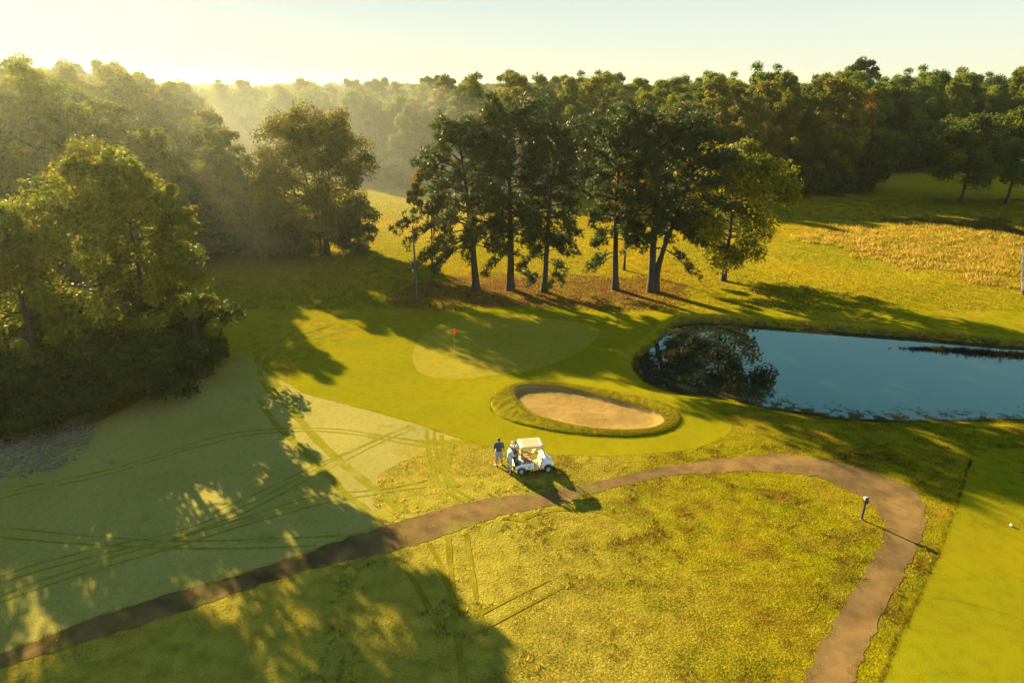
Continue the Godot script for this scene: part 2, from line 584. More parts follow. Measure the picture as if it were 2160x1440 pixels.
func grass_colour(x: float, z: float) -> Color:      # linear base colour of the rough and the meadow
	var p := Vector2(x, z)
	var a := rough_noise.get_noise_2d(x, z)
	var b := broad_noise.get_noise_2d(x * 2.0, z * 2.0)
	var f := fine_noise.get_noise_2d(x, z)
	var c := Color(0.205, 0.165, 0.008)
	c = c.lerp(Color(0.165, 0.152, 0.007), clampf(0.5 + 1.2 * a, 0.0, 1.0))
	c = c.lerp(Color(0.175, 0.105, 0.012), clampf(-0.10 + 1.1 * f - 0.6 * a, 0.0, 0.9))
	if z > -40.0:
		# pale dewy grass in the middle of the foreground, greener towards the right
		var pale := (1.0 - smoothstep(1.0, 11.0, x + 3.0 * a)) * 0.75
		c = c.lerp(Color(0.250, 0.200, 0.030), pale)
		c = c.lerp(Color(0.130, 0.085, 0.012), clampf((0.8 * f + 1.1 * a - 0.18) * 2.2, 0.0, 0.85) * smoothstep(-2.0, 8.0, x))
	if z < -62.0:
		var m := smoothstep(-70.0, -88.0, z)
		var meadow := Color(0.260, 0.185, 0.010).lerp(Color(0.195, 0.170, 0.010), clampf(0.5 + 1.5 * b, 0.0, 1.0)).lerp(Color(0.275, 0.165, 0.012), clampf(0.9 * a - 0.1, 0.0, 0.7))
		c = c.lerp(meadow, m)
		if x > 30.0 and z > -125.0:
			c = c.lerp(Color(0.265, 0.170, 0.030).lerp(Color(0.190, 0.115, 0.020), clampf(0.4 + f, 0.0, 1.0)), blur_in(from_edge(p, TALL_GRASS) + 4.0 * a, 1.5) * clampf(0.75 + 2.0 * rough_noise.get_noise_2d(x * 0.6, z * 1.5), 0.15, 1.0))
		if x > -20.0 and x < 28.0 and z > -90.0:
			c = c.lerp(Color(0.210, 0.100, 0.032).lerp(Color(0.14, 0.075, 0.028), 0.5 + f), blur_in(from_edge(p, LITTER) + 3.0 * a, 2.5) * clampf(0.42 + 1.3 * f + 1.2 * a, 0.0, 0.9))
	if x > 4.0 and z < -36.0 and z > -76.0:        # shade under the pond bank, painted in as a brown fringe
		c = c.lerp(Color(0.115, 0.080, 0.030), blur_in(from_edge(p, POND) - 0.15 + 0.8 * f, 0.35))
	if x < -22.0 and z > -60.0:
		c = c.lerp(Color(0.26, 0.22, 0.15).lerp(Color(0.09, 0.07, 0.045), clampf(0.5 + 1.6 * f, 0.0, 1.0)), blur_in(from_edge(p, BARE) + 2.0 * a, 1.0))
	if z < -55.0:        # bare earth and old leaves under the woods
		for w in [LEFT_WOOD, MID_WOOD, RIGHT_WOOD]:
			c = c.lerp(Color(0.16, 0.105, 0.045).lerp(Color(0.11, 0.095, 0.025), clampf(0.5 + f, 0.0, 1.0)), blur_in(from_edge(p, w) + 3.0 * a, 3.0))
	if absf(x) > 200.0 or z < -260.0:
		c = Color(0.12, 0.10, 0.035)
	return c

func cell_of(lines: PackedFloat32Array, x: float) -> int:
	return clampi(lines.bsearch(x, false) - 1, 0, lines.size() - 2)

func on_ground(x: float, z: float) -> float:         # height of the sheet itself, on its two triangles
	var i := cell_of(gx, x)
	var j := cell_of(gz, z)
	var nx := gx.size()
	var u := (x - gx[i]) / (gx[i + 1] - gx[i])
	var w := (z - gz[j]) / (gz[j + 1] - gz[j])
	var a := gy[j * nx + i]
	var b := gy[j * nx + i + 1]
	var c := gy[(j + 1) * nx + i + 1]
	var d := gy[(j + 1) * nx + i]
	if u > w:
		return a + (b - a) * u + (c - b) * w
	return a + (c - d) * u + (d - a) * w

func slope(x: float, z: float) -> Vector3:
	var i := cell_of(gx, x)
	var j := cell_of(gz, z)
	var nx := gx.size()
	var u := (x - gx[i]) / (gx[i + 1] - gx[i])
	var w := (z - gz[j]) / (gz[j + 1] - gz[j])
	return gn[j * nx + i].lerp(gn[j * nx + i + 1], u).lerp(gn[(j + 1) * nx + i].lerp(gn[(j + 1) * nx + i + 1], u), w).normalized()

func sheet(called: String, outline: PackedVector2Array, lift: float, colour: Callable, mat: Material, parent: Node = self) -> MeshInstance3D:
	# a sheet cut to an outline that follows the ground, a few millimetres above it
	var s := Shape.new()
	var box := Rect2(outline[0], Vector2.ZERO)
	for p in outline:
		box = box.expand(p)
	var nx := gx.size()
	var i0 := cell_of(gx, box.position.x)
	var i1 := cell_of(gx, box.end.x)
	var j0 := cell_of(gz, box.position.y)
	var j1 := cell_of(gz, box.end.y)
	var crossed := {}
	for k in outline.size():
		var a := outline[k]
		var b := outline[(k + 1) % outline.size()]
		var steps := int(a.distance_to(b) / 0.1) + 1
		for t in steps + 1:
			var q := a.lerp(b, float(t) / steps)
			var ci := cell_of(gx, q.x)
			var cj := cell_of(gz, q.y)
			crossed[cj * nx + ci] = true
			for o in [[0.03, 0.0], [-0.03, 0.0], [0.0, 0.03], [0.0, -0.03]]:
				crossed[cell_of(gz, q.y + o[1]) * nx + cell_of(gx, q.x + o[0])] = true
	for j in range(j0, j1 + 1):
		for i in range(i0, i1 + 1):
			var p00 := Vector2(gx[i], gz[j])
			var p10 := Vector2(gx[i + 1], gz[j])
			var p11 := Vector2(gx[i + 1], gz[j + 1])
			var p01 := Vector2(gx[i], gz[j + 1])
			if crossed.has(j * nx + i):
				for t in [PackedVector2Array([p00, p10, p11]), PackedVector2Array([p00, p11, p01])]:
					for piece in Geometry2D.intersect_polygons(t, outline):
						var ids := Geometry2D.triangulate_polygon(piece)
						for k in range(0, ids.size(), 3):
							lay(s, piece[ids[k]], piece[ids[k + 1]], piece[ids[k + 2]], lift, colour)
			elif Geometry2D.is_point_in_polygon((p00 + p11) / 2.0, outline):
				lay(s, p00, p10, p11, lift, colour)
				lay(s, p00, p11, p01, lift, colour)
	return obj(called, s, mat, parent)

func lay(s: Shape, a: Vector2, b: Vector2, d: Vector2, lift: float, colour: Callable) -> void:
	if absf((b - a).cross(d - a)) < 1e-5:
		return
	s.tri_n(Vector3(a.x, on_ground(a.x, a.y) + lift, a.y), Vector3(b.x, on_ground(b.x, b.y) + lift, b.y), Vector3(d.x, on_ground(d.x, d.y) + lift, d.y), slope(a.x, a.y), slope(b.x, b.y), slope(d.x, d.y), colour.call(a.x, a.y), colour.call(b.x, b.y), colour.call(d.x, d.y))

func strip(line: PackedVector2Array, width: float) -> PackedVector2Array:
	var left := PackedVector2Array()
	var right := PackedVector2Array()
	for i in line.size():
		var t := (line[mini(i + 1, line.size() - 1)] - line[maxi(i - 1, 0)]).normalized().orthogonal()
		var w := width * (0.5 + 0.12 * fine_noise.get_noise_2d(line[i].x * 3.0, line[i].y * 3.0))
		left.push_back(line[i] + t * w)
		right.push_back(line[i] - t * w)
	right.reverse()
	left.append_array(right)
	return left

func fairway_colour(x: float, z: float) -> Color:
	var a := rough_noise.get_noise_2d(x + 90.0, z)
	var c := Color(0.250, 0.215, 0.060).lerp(Color(0.215, 0.190, 0.046), clampf(0.5 + a, 0.0, 1.0))
	c = c.lerp(grass_colour(x, z), smoothstep(-50.0, -60.0, z + 4.0 * a))
	c = c.lerp(grass_colour(x, z), clampf(1.0 - (-3.6 - x - 0.32 * (-38.0 - z) + 5.0 * a) / 2.6, 0.0, 1.0) if x > -11.0 and z > -40.5 else 0.0)
	return c.lerp(Color(0.13, 0.12, 0.03), clampf(fine_noise.get_noise_2d(x * 0.6, z * 1.2) * 1.5 - 0.55, 0.0, 0.6))

func apron_colour(x: float, z: float) -> Color:
	var a := rough_noise.get_noise_2d(x * 0.7, z * 1.6 + 40.0)
	return Color(0.175, 0.150, 0.004).lerp(Color(0.150, 0.140, 0.004), clampf(0.5 + 1.2 * a, 0.0, 1.0))

func green_colour(x: float, z: float) -> Color:
	var a := broad_noise.get_noise_2d(x * 3.0, z * 3.0)
	return Color(0.220, 0.180, 0.020).lerp(Color(0.192, 0.163, 0.015), clampf(0.5 + 1.2 * a, 0.0, 1.0))

func tee_colour(x: float, z: float) -> Color:
	var a := rough_noise.get_noise_2d(x * 0.8, z * 0.8 + 20.0)
	var c := Color(0.148, 0.140, 0.004).lerp(Color(0.162, 0.136, 0.004), clampf(0.5 + 1.3 * a, 0.0, 1.0))
	return c.lerp(Color(0.14, 0.15, 0.012), clampf(fine_noise.get_noise_2d(x * 0.5, z * 0.5) - 0.2, 0.0, 0.5))

func path_colour(x: float, z: float) -> Color:
	var a := rough_noise.get_noise_2d(x * 1.5, z * 1.5)
	var f := fine_noise.get_noise_2d(x, z)
	var c := Color(0.175, 0.108, 0.045).lerp(Color(0.120, 0.078, 0.036), clampf(0.45 + 1.3 * a, 0.0, 1.0))
	c = c.lerp(Color(0.085, 0.062, 0.040), clampf(f * 1.4 - 0.35, 0.0, 0.8))
	# the left half is mottled, browner and darker
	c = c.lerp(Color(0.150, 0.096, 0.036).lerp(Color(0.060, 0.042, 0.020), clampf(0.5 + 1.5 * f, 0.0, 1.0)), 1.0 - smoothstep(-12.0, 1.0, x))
	return c.lerp(Color(0.155, 0.135, 0.030), clampf((f + a) * 1.8 - 0.3, 0.0, 0.9) * (1.0 - smoothstep(2.0, 7.0, x)) * (1.0 if x > -4.0 else 0.8))

func track_colour(x: float, z: float) -> Color:
	return Color(0.165, 0.150, 0.012).lerp(fairway_colour(x, z), clampf(0.08 + 1.1 * fine_noise.get_noise_2d(x * 1.3, z * 1.3) + 0.6 * rough_noise.get_noise_2d(x, z), 0.0, 0.8))

func old_track_colour(x: float, z: float) -> Color:
	return Color(0.150, 0.122, 0.008).lerp(grass_colour(x, z), clampf(0.22 + fine_noise.get_noise_2d(x * 1.3, z * 1.3), 0.0, 0.8))

func lay_sheets() -> void:
	var fw := sheet("fairway", ragged(FAIRWAY, 0.10), 0.006, fairway_colour, M.fairway)
	structure(fw, "pale dewy mown fairway crossed by tyre tracks")
	var ap := sheet("apron", ragged(APRON, 0.03), 0.010, apron_colour, M.short)
	structure(ap, "close-mown yellow-green apron around the green and the bunker")
	var gr := sheet("putting_green", GREEN, 0.014, green_colour, M.short)
	structure(gr, "smooth pale putting green with dappled shade")
	var te := sheet("tee_box", ragged(TEE, 0.05), 0.010, tee_colour, M.short)
	structure(te, "bright mown tee at the right edge")
	var way := PATH_A.duplicate()
	var back := PATH_B.duplicate()
	back.reverse()
	way.append_array(back)
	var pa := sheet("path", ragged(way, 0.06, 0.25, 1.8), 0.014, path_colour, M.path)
	structure(pa, "brown cart path that bends round the foreground rough")
	# lines wiped through the dew by wheels and mowers: width, then the line
	var tracks := [
		[0.55, -19.1, -50.8, -17.1, -47.3, -15.2, -44.7, -13.3, -41.7, -10.7, -38.1, -9.1, -36.2, -7.4, -34.3, -6.1, -32.8, -5.2, -31.7],
		[0.44, -18.8, -47.7, -16.5, -43.8, -14.8, -41.4, -12.5, -38.5, -10.6, -36.0, -9.1, -33.9, -7.7, -32.5, -6.5, -31.0],
		[0.19, -28.4, -34.1, -26.8, -35.2, -24.2, -36.5, -21.7, -38.5, -19.0, -40.9, -16.7, -41.8, -13.5, -42.2, -10.9, -41.9, -8.2, -41.0, -5.4, -40.3, -3.6, -39.6],
		[0.18, -28.1, -33.7, -26.5, -34.7, -23.9, -36.0, -21.5, -38.0, -18.7, -40.2, -16.6, -41.3, -13.3, -41.7, -10.8, -41.4, -7.4, -40.3, -5.3, -39.6, -3.8, -39.0],
		[0.15, -23.5, -27.0, -22.4, -27.9, -20.2, -29.1, -17.8, -30.1, -16.2, -31.1, -14.3, -32.9, -12.4, -35.6, -10.7, -37.9, -8.7, -40.4, -6.9, -42.4],
		[0.15, -23.2, -26.5, -22.0, -27.4, -19.9, -28.6, -17.5, -29.6, -15.7, -30.8, -13.8, -32.6, -11.9, -35.3, -10.1, -37.7, -8.3, -40.2, -6.4, -42.2],
		[0.15, -15.8, -32.2, -13.8, -34.6, -11.8, -37.1, -10.1, -38.9, -8.3, -41.0, -7.2, -42.3],
		[0.15, -26.3, -31.0, -22.9, -30.4, -18.6, -29.8, -15.6, -29.7, -12.7, -29.8, -9.8, -30.0, -7.4, -30.3],
		[0.15, -25.7, -30.1, -22.4, -29.6, -18.3, -29.2, -15.3, -29.1, -12.4, -29.1, -9.6, -29.3],
		[0.15, -22.7, -25.7, -20.3, -27.7, -18.2, -29.0, -15.9, -30.4, -13.9, -31.8, -11.7, -33.3, -9.8, -34.1, -7.1, -34.7, -4.9, -35.6],
		[0.15, -22.4, -25.3, -20.0, -27.2, -17.7, -28.5, -15.0, -30.2, -12.4, -31.8, -9.6, -33.3, -7.1, -34.3, -4.8, -34.9],
		[0.25, -5.6, -42.0, -5.4, -40.2, -4.9, -37.7, -4.3, -35.7, -3.5, -34.2, -2.4, -33.2],
		[0.19, -5.1, -41.7, -4.7, -38.9, -4.0, -36.3, -3.2, -34.6, -2.1, -33.5],
		[0.28, -4.6, -41.3, -4.3, -38.9, -3.8, -36.5, -3.0, -34.8],
		[0.27, -3.8, -40.7, -3.8, -38.5, -3.8, -35.4, -3.7, -33.2],
		[0.29, -3.2, -30.1, -2.9, -27.7, -2.5, -24.8, -2.0, -21.9, -1.8, -20.2],
		[0.23, -2.3, -30.4, -1.9, -27.7, -1.5, -25.1, -1.1, -23.3],
		[0.25, -4.1, -29.5, -3.5, -28.2, -2.8, -26.1, -2.3, -24.3],
		[0.29, -0.5, -31.7, 0.6, -31.5, 1.7, -30.5, 2.3, -29.1],
		[0.25, 0.5, -31.6, 1.8, -32.4, 3.6, -32.6, 5.2, -32.1, 6.1, -31.1],
		[0.16, -1.6, -23.3, 0.2, -24.7, 2.4, -26.5],
		[0.17, -1.6, -24.3, 0.0, -25.6, 1.7, -26.9],
		[0.28, -5.5, -28.4, -4.3, -26.4, -3.0, -23.7],
		[0.50, -15.4, -46.5, -18.4, -50.4, -19.6, -54.8, -18.4, -58.9, -15.0, -62.4],
		[0.40, -16.5, -46.0, -19.3, -50.4, -20.8, -55.4, -19.6, -60.3, -17.0, -63.5],
	]
	var lift := 0.010
	for t in tracks:
		var width: float = t[0]
		var line := rounded(pts(t.slice(1)), false, 5)
		lift += 0.0004
		var on_fairway: bool = line[line.size() / 2].x < -3.2 and line[0].y < -30.5 or line[0].x < -7.0
		tracks_laid.push_back(strip(line, width))
		sheet("tyre_track", tracks_laid[-1], lift, track_colour if on_fairway else old_track_colour, M.fairway, fw)
	var tt := sheet("tyre_track", strip(rounded(pts([18.4, -25.6, 19.4, -25.5, 20.6, -25.0, 21.7, -24.3]), false, 5), 0.16), 0.014, func(_x, _z): return Color(0.130, 0.125, 0.006), M.short, te)
	tt.name = "wheel_line"

# ---------------------------------------------------------------- the bunker: a raised grassy rim round a raked hollow

func around(poly: PackedVector2Array, count: int) -> PackedVector2Array:     # points evenly along an outline, from the leftmost one on
	var start := 0
	for i in poly.size():
		if poly[i].x < poly[start].x:
			start = i
	var total := 0.0
	var n := poly.size()
	for i in n:
		total += poly[i].distance_to(poly[(i + 1) % n])
	var out := PackedVector2Array()
	var want := 0.0
	var gone := 0.0
	for i in n + 1:
		var a := poly[(start + i) % n]
		var b := poly[(start + i + 1) % n]
		var d := a.distance_to(b)
		while want <= gone + d and out.size() < count:
			out.push_back(a.lerp(b, (want - gone) / d))
			want += total / count
		gone += d
	return out

func ring_mesh(rings: Array, colours: Array) -> Shape:      # rings of Vector3, smooth
	var s := Shape.new()
	var rows := rings.size()
	var n: int = rings[0].size()
	var normals := []
	for r in rows:
		var row := PackedVector3Array()
		for k in n:
			var u: Vector3 = rings[r][(k + 1) % n] - rings[r][(k - 1 + n) % n]
			var w: Vector3 = rings[mini(r + 1, rows - 1)][k] - rings[maxi(r - 1, 0)][k]
			var nn := u.cross(w).normalized()
			row.push_back(nn if nn.y > 0.0 else -nn)
		normals.push_back(row)
	for r in rows - 1:
		for k in n:
			var k2 := (k + 1) % n
			s.tri_n(rings[r][k], rings[r][k2], rings[r + 1][k2], normals[r][k], normals[r][k2], normals[r + 1][k2], colours[r][k], colours[r][k2], colours[r + 1][k2])
			s.tri_n(rings[r][k], rings[r + 1][k2], rings[r + 1][k], normals[r][k], normals[r + 1][k2], normals[r + 1][k], colours[r][k], colours[r + 1][k2], colours[r + 1][k])
	return s

var rim_spots := []
var tracks_laid := []

func bunker() -> void:
	var count := 220
	var outer := around(RIM, count)
	var inner := around(Geometry2D.offset_polygon(SAND, 0.22)[0], count)
	var rings := []
	var tints := []
	var profile := [[-0.03, -0.15], [0.0, 0.02], [0.05, 0.11], [0.12, 0.14], [0.4, 0.16], [0.6, 0.17], [0.8, 0.17], [0.95, 0.16], [1.0, 0.16], [0.985, 0.06]]
	for q in profile:
		var ring := PackedVector3Array()
		var tint := PackedColorArray()
		for k in count:
			var p := outer[k].lerp(inner[k], q[0])
			var f := fine_noise.get_noise_2d(p.x * 3.0, p.y * 3.0)
			var y: float = q[1] + (0.05 * f if q[1] > 0.1 else 0.0)
			ring.push_back(Vector3(p.x, y, p.y))
			tint.push_back(Color(0.165, 0.150, 0.010).lerp(Color(0.205, 0.165, 0.012), clampf(0.5 + f, 0.0, 1.0)))
			if q[1] > 0.12:
				rim_spots.push_back(Vector3(p.x, y, p.y))
		rings.push_back(ring)
		tints.push_back(tint)
	structure(obj("bunker_rim", ring_mesh(rings, tints), M.ground), "raised shaggy grass rim of the sand bunker")
	# the sand: a steep wall below the lip, then a floor that rakes have left in rings
	var middle := Vector2.ZERO
	for p in inner:
		middle += p / count
	rings = []
	tints = []
	var steps := 76
	for r in steps + 1:
		var t := float(r) / steps
		var ring := PackedVector3Array()
		var tint := PackedColorArray()
		for k in count:
			var out := (inner[k] - middle)
			var p := middle + out * (1.0 - t * 0.995)
			var d := out.length() * t
			# the far wall is the tall one, the near one slopes gently down from the rim
			var far := clampf((middle.y - inner[k].y) / 2.5, -1.0, 1.0) * 0.5 + 0.5
			var deep := lerpf(0.24, 0.30, far)
			var y := 0.13 - deep * smoothstep(0.0, lerpf(1.0, 0.5, far), d) - 0.06 * smoothstep(0.4, 2.0, d)
			y += 0.012 * sin(t * steps * PI) + 0.02 * fine_noise.get_noise_2d(p.x * 2.0, p.y * 2.0)
			if d > 0.3:
				y += 0.026 * (1.0 if r % 2 == 0 else -1.0) * (0.6 + 0.8 * fine_noise.get_noise_2d(p.x + 7.0, p.y))
			ring.push_back(Vector3(p.x, y, p.y))
			tint.push_back(Color(0.225, 0.148, 0.050).lerp(Color(0.180, 0.116, 0.040), clampf(0.5 + rough_noise.get_noise_2d(p.x * 2.0, p.y * 2.0), 0.0, 1.0)))
		rings.push_back(ring)
		tints.push_back(tint)
	structure(obj("bunker_sand", ring_mesh(rings, tints), M.sand), "raked tan sand in the oval bunker")

func pond() -> void:
	var s := Shape.new()
	var up := Vector3.UP
	var wide := Geometry2D.offset_polygon(POND, 1.2)[0]
	var ids := Geometry2D.triangulate_polygon(wide)
	for k in range(0, ids.size(), 3):
		var q := []
		for o in 3:
			q.push_back(Vector3(wide[ids[k + o]].x, WATER_LEVEL, wide[ids[k + o]].y))
		s.tri_n(q[0], q[1], q[2], up, up, up)
	structure(obj("water", s, M.water), "still dark pond that mirrors trees and sky")

# ---------------------------------------------------------------- trees

func ball() -> Vector3:
	while true:
		var p := Vector3(rng.randf_range(-1, 1), rng.randf_range(-1, 1), rng.randf_range(-1, 1))
		if p.length_squared() < 1.0 and p.length_squared() > 0.001:
			return p
	return Vector3.UP

func leaf(s: Shape, at: Vector3, facing: Vector3, size: float, col: Color) -> void:
	# a small spray of leaves: a bent lozenge of two faces
	var side := facing.cross(ball()).normalized()
	var long := side.cross(facing).normalized()
	var a := at - long * size
	var b := at + side * size * 0.55 + facing * size * 0.2
	var d := at + long * size
	var e := at - side * size * 0.55 + facing * size * 0.2
	var n1 := (d - a).cross(b - a).normalized()
	var n2 := (e - a).cross(d - a).normalized()
	s.v.append_array([a, b, d, a, d, e])
	s.n.append_array([n1, n1, n1, n2, n2, n2])
	s.c.append_array([col, col, col, col, col, col])

func bough(s: Shape, from: Vector3, to: Vector3, r0: float, r1: float, sag: float, sides := 5) -> PackedVector3Array:
	var path := PackedVector3Array()
	var radii := PackedFloat32Array()
	var wander := ball() * from.distance_to(to) * 0.09
	for k in 6:
		var t := k / 5.0
		var p := from.lerp(to, t) + Vector3.UP * sag * 4.0 * t * (1.0 - t) + wander * sin(t * PI)
		path.push_back(p)
		radii.push_back(lerpf(r0, r1, t))
	s.tube(path, radii, sides)
	return path

# Clumps of leaves on the ends of limbs. shape: height, radius, bottom of the crown, clumps, leaves to a clump, leaf size, colours
func broadleaf(seed_: int, height: float, radius: float, bottom: float, clumps: int, leaves: int, size: float, trunk_r: float, colours: Array, trunks := 1, open := 0.0, wood_detail := true) -> Array:
	rng.seed = seed_
	var wood := Shape.new()
	var crown := Shape.new()
	var middle := (height + bottom) / 2.0
	var half := (height - bottom) / 2.0
	var lump := FastNoiseLite.new()
	lump.seed = seed_
	lump.frequency = 1.1
	var stems := []
	for t in trunks:
		var a := TAU * t / trunks + rng.randf()
		var spread := 0.0 if trunks == 1 else 0.5
		var path := PackedVector3Array()
		var radii := PackedFloat32Array()
		var lean := Vector3(cos(a), 0, sin(a)) * (radius * (0.35 if trunks > 1 else 0.12))
		for k in 8:
			var q := k / 7.0
			path.push_back(Vector3(cos(a), 0, sin(a)) * spread + lean * q * q + Vector3(rng.randf_range(-1, 1), 0, rng.randf_range(-1, 1)) * 0.12 * q * radius * 0.3 + Vector3.UP * (height * 0.8 * q - 0.15))
			radii.push_back(trunk_r * (1.0 - 0.88 * q) * (1.0 if trunks == 1 else 0.7) * (1.45 if k == 0 else 1.0))
		wood.tube(path, radii, 8)
		stems.push_back(path)
	for k in clumps:
		var dir := ball().normalized()
		if dir.y < -0.3 and rng.randf() < (0.12 if bottom < 1.5 else 0.5):
			dir.y = -dir.y
		var square := pow(pow(absf(dir.x), 2.6) + pow(absf(dir.y), 2.6) + pow(absf(dir.z), 2.6), 1.0 / 2.6)
		dir /= square            # fuller shoulders than a plain ellipsoid
		var reach := (0.45 + 0.55 * pow(rng.randf(), 0.45)) * (1.0 + 0.38 * lump.get_noise_3d(dir.x, dir.y, dir.z))
		# widest below the middle, domed above
		var wide := radius * sqrt(maxf(0.05, 1.0 - pow(maxf(dir.y, -0.4) * reach, 2.0) * 0.7))
		var c := Vector3(dir.x * reach * wide, middle + dir.y * reach * half, dir.z * reach * wide)
		var cr := radius * rng.randf_range(0.19, 0.31) * (1.0 - 0.3 * open)
		if wood_detail:
			var stem: PackedVector3Array = stems[k % trunks]
			var join := clampf((c.y - 0.3 * Vector2(c.x, c.z).length()) / (height * 0.8), 0.15, 0.98) * 7.0
			var from := stem[int(join)].lerp(stem[mini(int(join) + 1, 7)], join - int(join))
			bough(wood, from, c, trunk_r * 0.28 * (1.15 - join / 8.0), 0.03, -0.06 * from.distance_to(c), 4)
		var tint: Color = colours[rng.randi() % colours.size()]
		tint = tone(tint, rng.randf_range(0.85, 1.15))
		for l in leaves:
			var d := ball()
			if d.y < 0.0 and rng.randf() < 0.4:
				d.y = -d.y
			var p := c + Vector3(d.x, d.y * 0.75, d.z).normalized() * cr * pow(rng.randf(), 0.4) * (1.0 + 0.3 * lump.get_noise_3d(d.x * 2.0 + k, d.y * 2.0, d.z * 2.0))
			leaf(crown, p, (d + ball() * 1.1 + Vector3.UP * 0.35).normalized(), size * rng.randf_range(0.6, 1.25), tone(tint, rng.randf_range(0.8, 1.2)))
	return [wood.mesh(), crown.mesh()]

func needles(s: Shape, at: Vector3, out: Vector3, size: float, count: int, tint: Color) -> void:
	for k in count:
		var d := (out * 0.7 + ball().normalized() + Vector3.UP * 0.25).normalized()
		var side := d.cross(ball()).normalized() * size * 0.085
		var tip := at + d * size * rng.randf_range(0.7, 1.2)
		var n := side.cross(d).normalized()
		var col := tone(tint, rng.randf_range(0.65, 1.35))
		s.v.append_array([at - side, tip, at + side])
		s.n.append_array([n, n, n])
		s.c.append_array([col, col, col])

# A tall loblolly-like pine: bare lower trunk, long drooping lower limbs, billowing dark tufts above.
# limbs: number; profile: [height share, reach] pairs; low: extra drooping limbs as [height, turn, length, drop]
func pine(seed_: int, height: float, trunk_r: float, lean: Vector3, limbs: int, profile: Array, low: Array, fork := 0.0) -> Array:
	rng.seed = seed_
	var wood := Shape.new()
	var crown := Shape.new()
	var stems := []
	var dark := Color(0.036, 0.054, 0.012)
	for f in (2 if fork > 0.0 else 1):
		var path := PackedVector3Array()
		var radii := PackedFloat32Array()
		var start := 0.0
		for k in 12:
			var q := k / 11.0
			var p := lean * q + Vector3(sin(q * 5.0 + seed_) * 0.22, height * 0.97 * q - 0.2, cos(q * 4.0 + seed_) * 0.2) * Vector3(q, 1, q)
			if fork > 0.0:
				p += Vector3(0.30 if f == 1 else -0.18, 0, 0.1) + (Vector3(fork, 0, 0.2) * smoothstep(0.05, 0.9, q) if f == 1 else Vector3.ZERO)
			path.push_back(p)
			radii.push_back(trunk_r * (1.0 - 0.85 * q) * (1.35 if k == 0 else 1.0) * (0.85 if f == 1 else 1.0))
		wood.tube(path, radii, 9)
		stems.push_back(path)
	for b in limbs + low.size():
		var share: float
		var turn: float
		var length: float
		var rise: float
		var droops := b >= limbs
		var stem: PackedVector3Array = stems[b % stems.size()]
		if droops:
			var l: Array = low[b - limbs]
			share = l[0] / height
			turn = l[1]
			length = l[2]
			rise = -l[3]
			stem = stems[0]
		else:
			share = lerpf(profile[0][0], 0.985, pow((b + rng.randf()) / limbs, 0.80))
			turn = b * 2.4 + rng.randf_range(-0.4, 0.4)
			var reach: float = profile[-1][1]
			for k in profile.size() - 1:
				if share >= profile[k][0] and share <= profile[k + 1][0]:
					reach = lerpf(profile[k][1], profile[k + 1][1], (share - profile[k][0]) / (profile[k + 1][0] - profile[k][0]))
			length = 1.06 * reach * rng.randf_range(0.5, 1.1)
			rise = length * lerpf(-0.28, 0.75, smoothstep(profile[0][0], 0.98, share)) + rng.randf_range(-0.4, 0.4)
		var at := share * 11.0 / 0.97
		var from := stem[mini(int(at), 11)].lerp(stem[mini(int(at) + 1, 11)], at - int(at))
		var out := Vector3(cos(turn), 0, sin(turn))
		var to := from + out * length + Vector3.UP * rise
		var path := bough(wood, from, to, clampf(length * 0.018 + 0.02, 0.03, 0.12), 0.02, 0.10 * length if not droops else 0.16 * length, 4)
		var twigs := int(length * (5.0 if droops else 5.2)) + 4
		for k in twigs:
			var q := lerpf(0.34 if not droops else 0.42, 1.0, (k + rng.randf()) / twigs)
			var base := path[int(q * 4.99)].lerp(path[mini(int(q * 4.99) + 1, 5)], q * 4.99 - int(q * 4.99))
			var along := (out + Vector3.UP * 0.15 + ball() * 0.9).normalized()
			var tip := base + along * rng.randf_range(0.25, 0.85) * minf(1.0, 0.35 + length * 0.2)
			if k % 2 == 0:
				bough(wood, base, tip, 0.02, 0.008, 0.0, 3)
			var tint := tone(dark, rng.randf_range(0.75, 1.25))
			if rng.randf() < 0.05:
				tint = Color(0.10, 0.055, 0.012)
			for t in 3:
				needles(crown, tip + ball() * 0.42, (along + ball() * 0.5).normalized(), rng.randf_range(0.36, 0.58), 12, tint)
	return [wood.mesh(), crown.mesh()]

func tree(called: String, label: String, category: String, made: Array, leaf_mat: Material, at: Vector2, turn := 0.0, group := "", size := 1.0) -> Node3D:
	var o := thing(called, label, category, Vector3(at.x, on_ground(at.x, at.y), at.y), turn, group)
	mesh_node("trunk", made[0], M.bark_tree, o)
	mesh_node("crown", made[1], leaf_mat, o)
	o.scale = Vector3.ONE * size
	return o

const OLIVE := [Color(0.085, 0.100, 0.011), Color(0.068, 0.088, 0.010), Color(0.112, 0.112, 0.012)]
const GOLD := [Color(0.165, 0.130, 0.012), Color(0.130, 0.115, 0.012), Color(0.095, 0.100, 0.011)]
const RUST := [Color(0.190, 0.090, 0.010), Color(0.150, 0.100, 0.010), Color(0.095, 0.085, 0.010)]
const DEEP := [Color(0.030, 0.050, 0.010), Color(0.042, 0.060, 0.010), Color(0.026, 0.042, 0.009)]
const FRESH := [Color(0.095, 0.125, 0.010), Color(0.075, 0.105, 0.010), Color(0.125, 0.135, 0.012)]

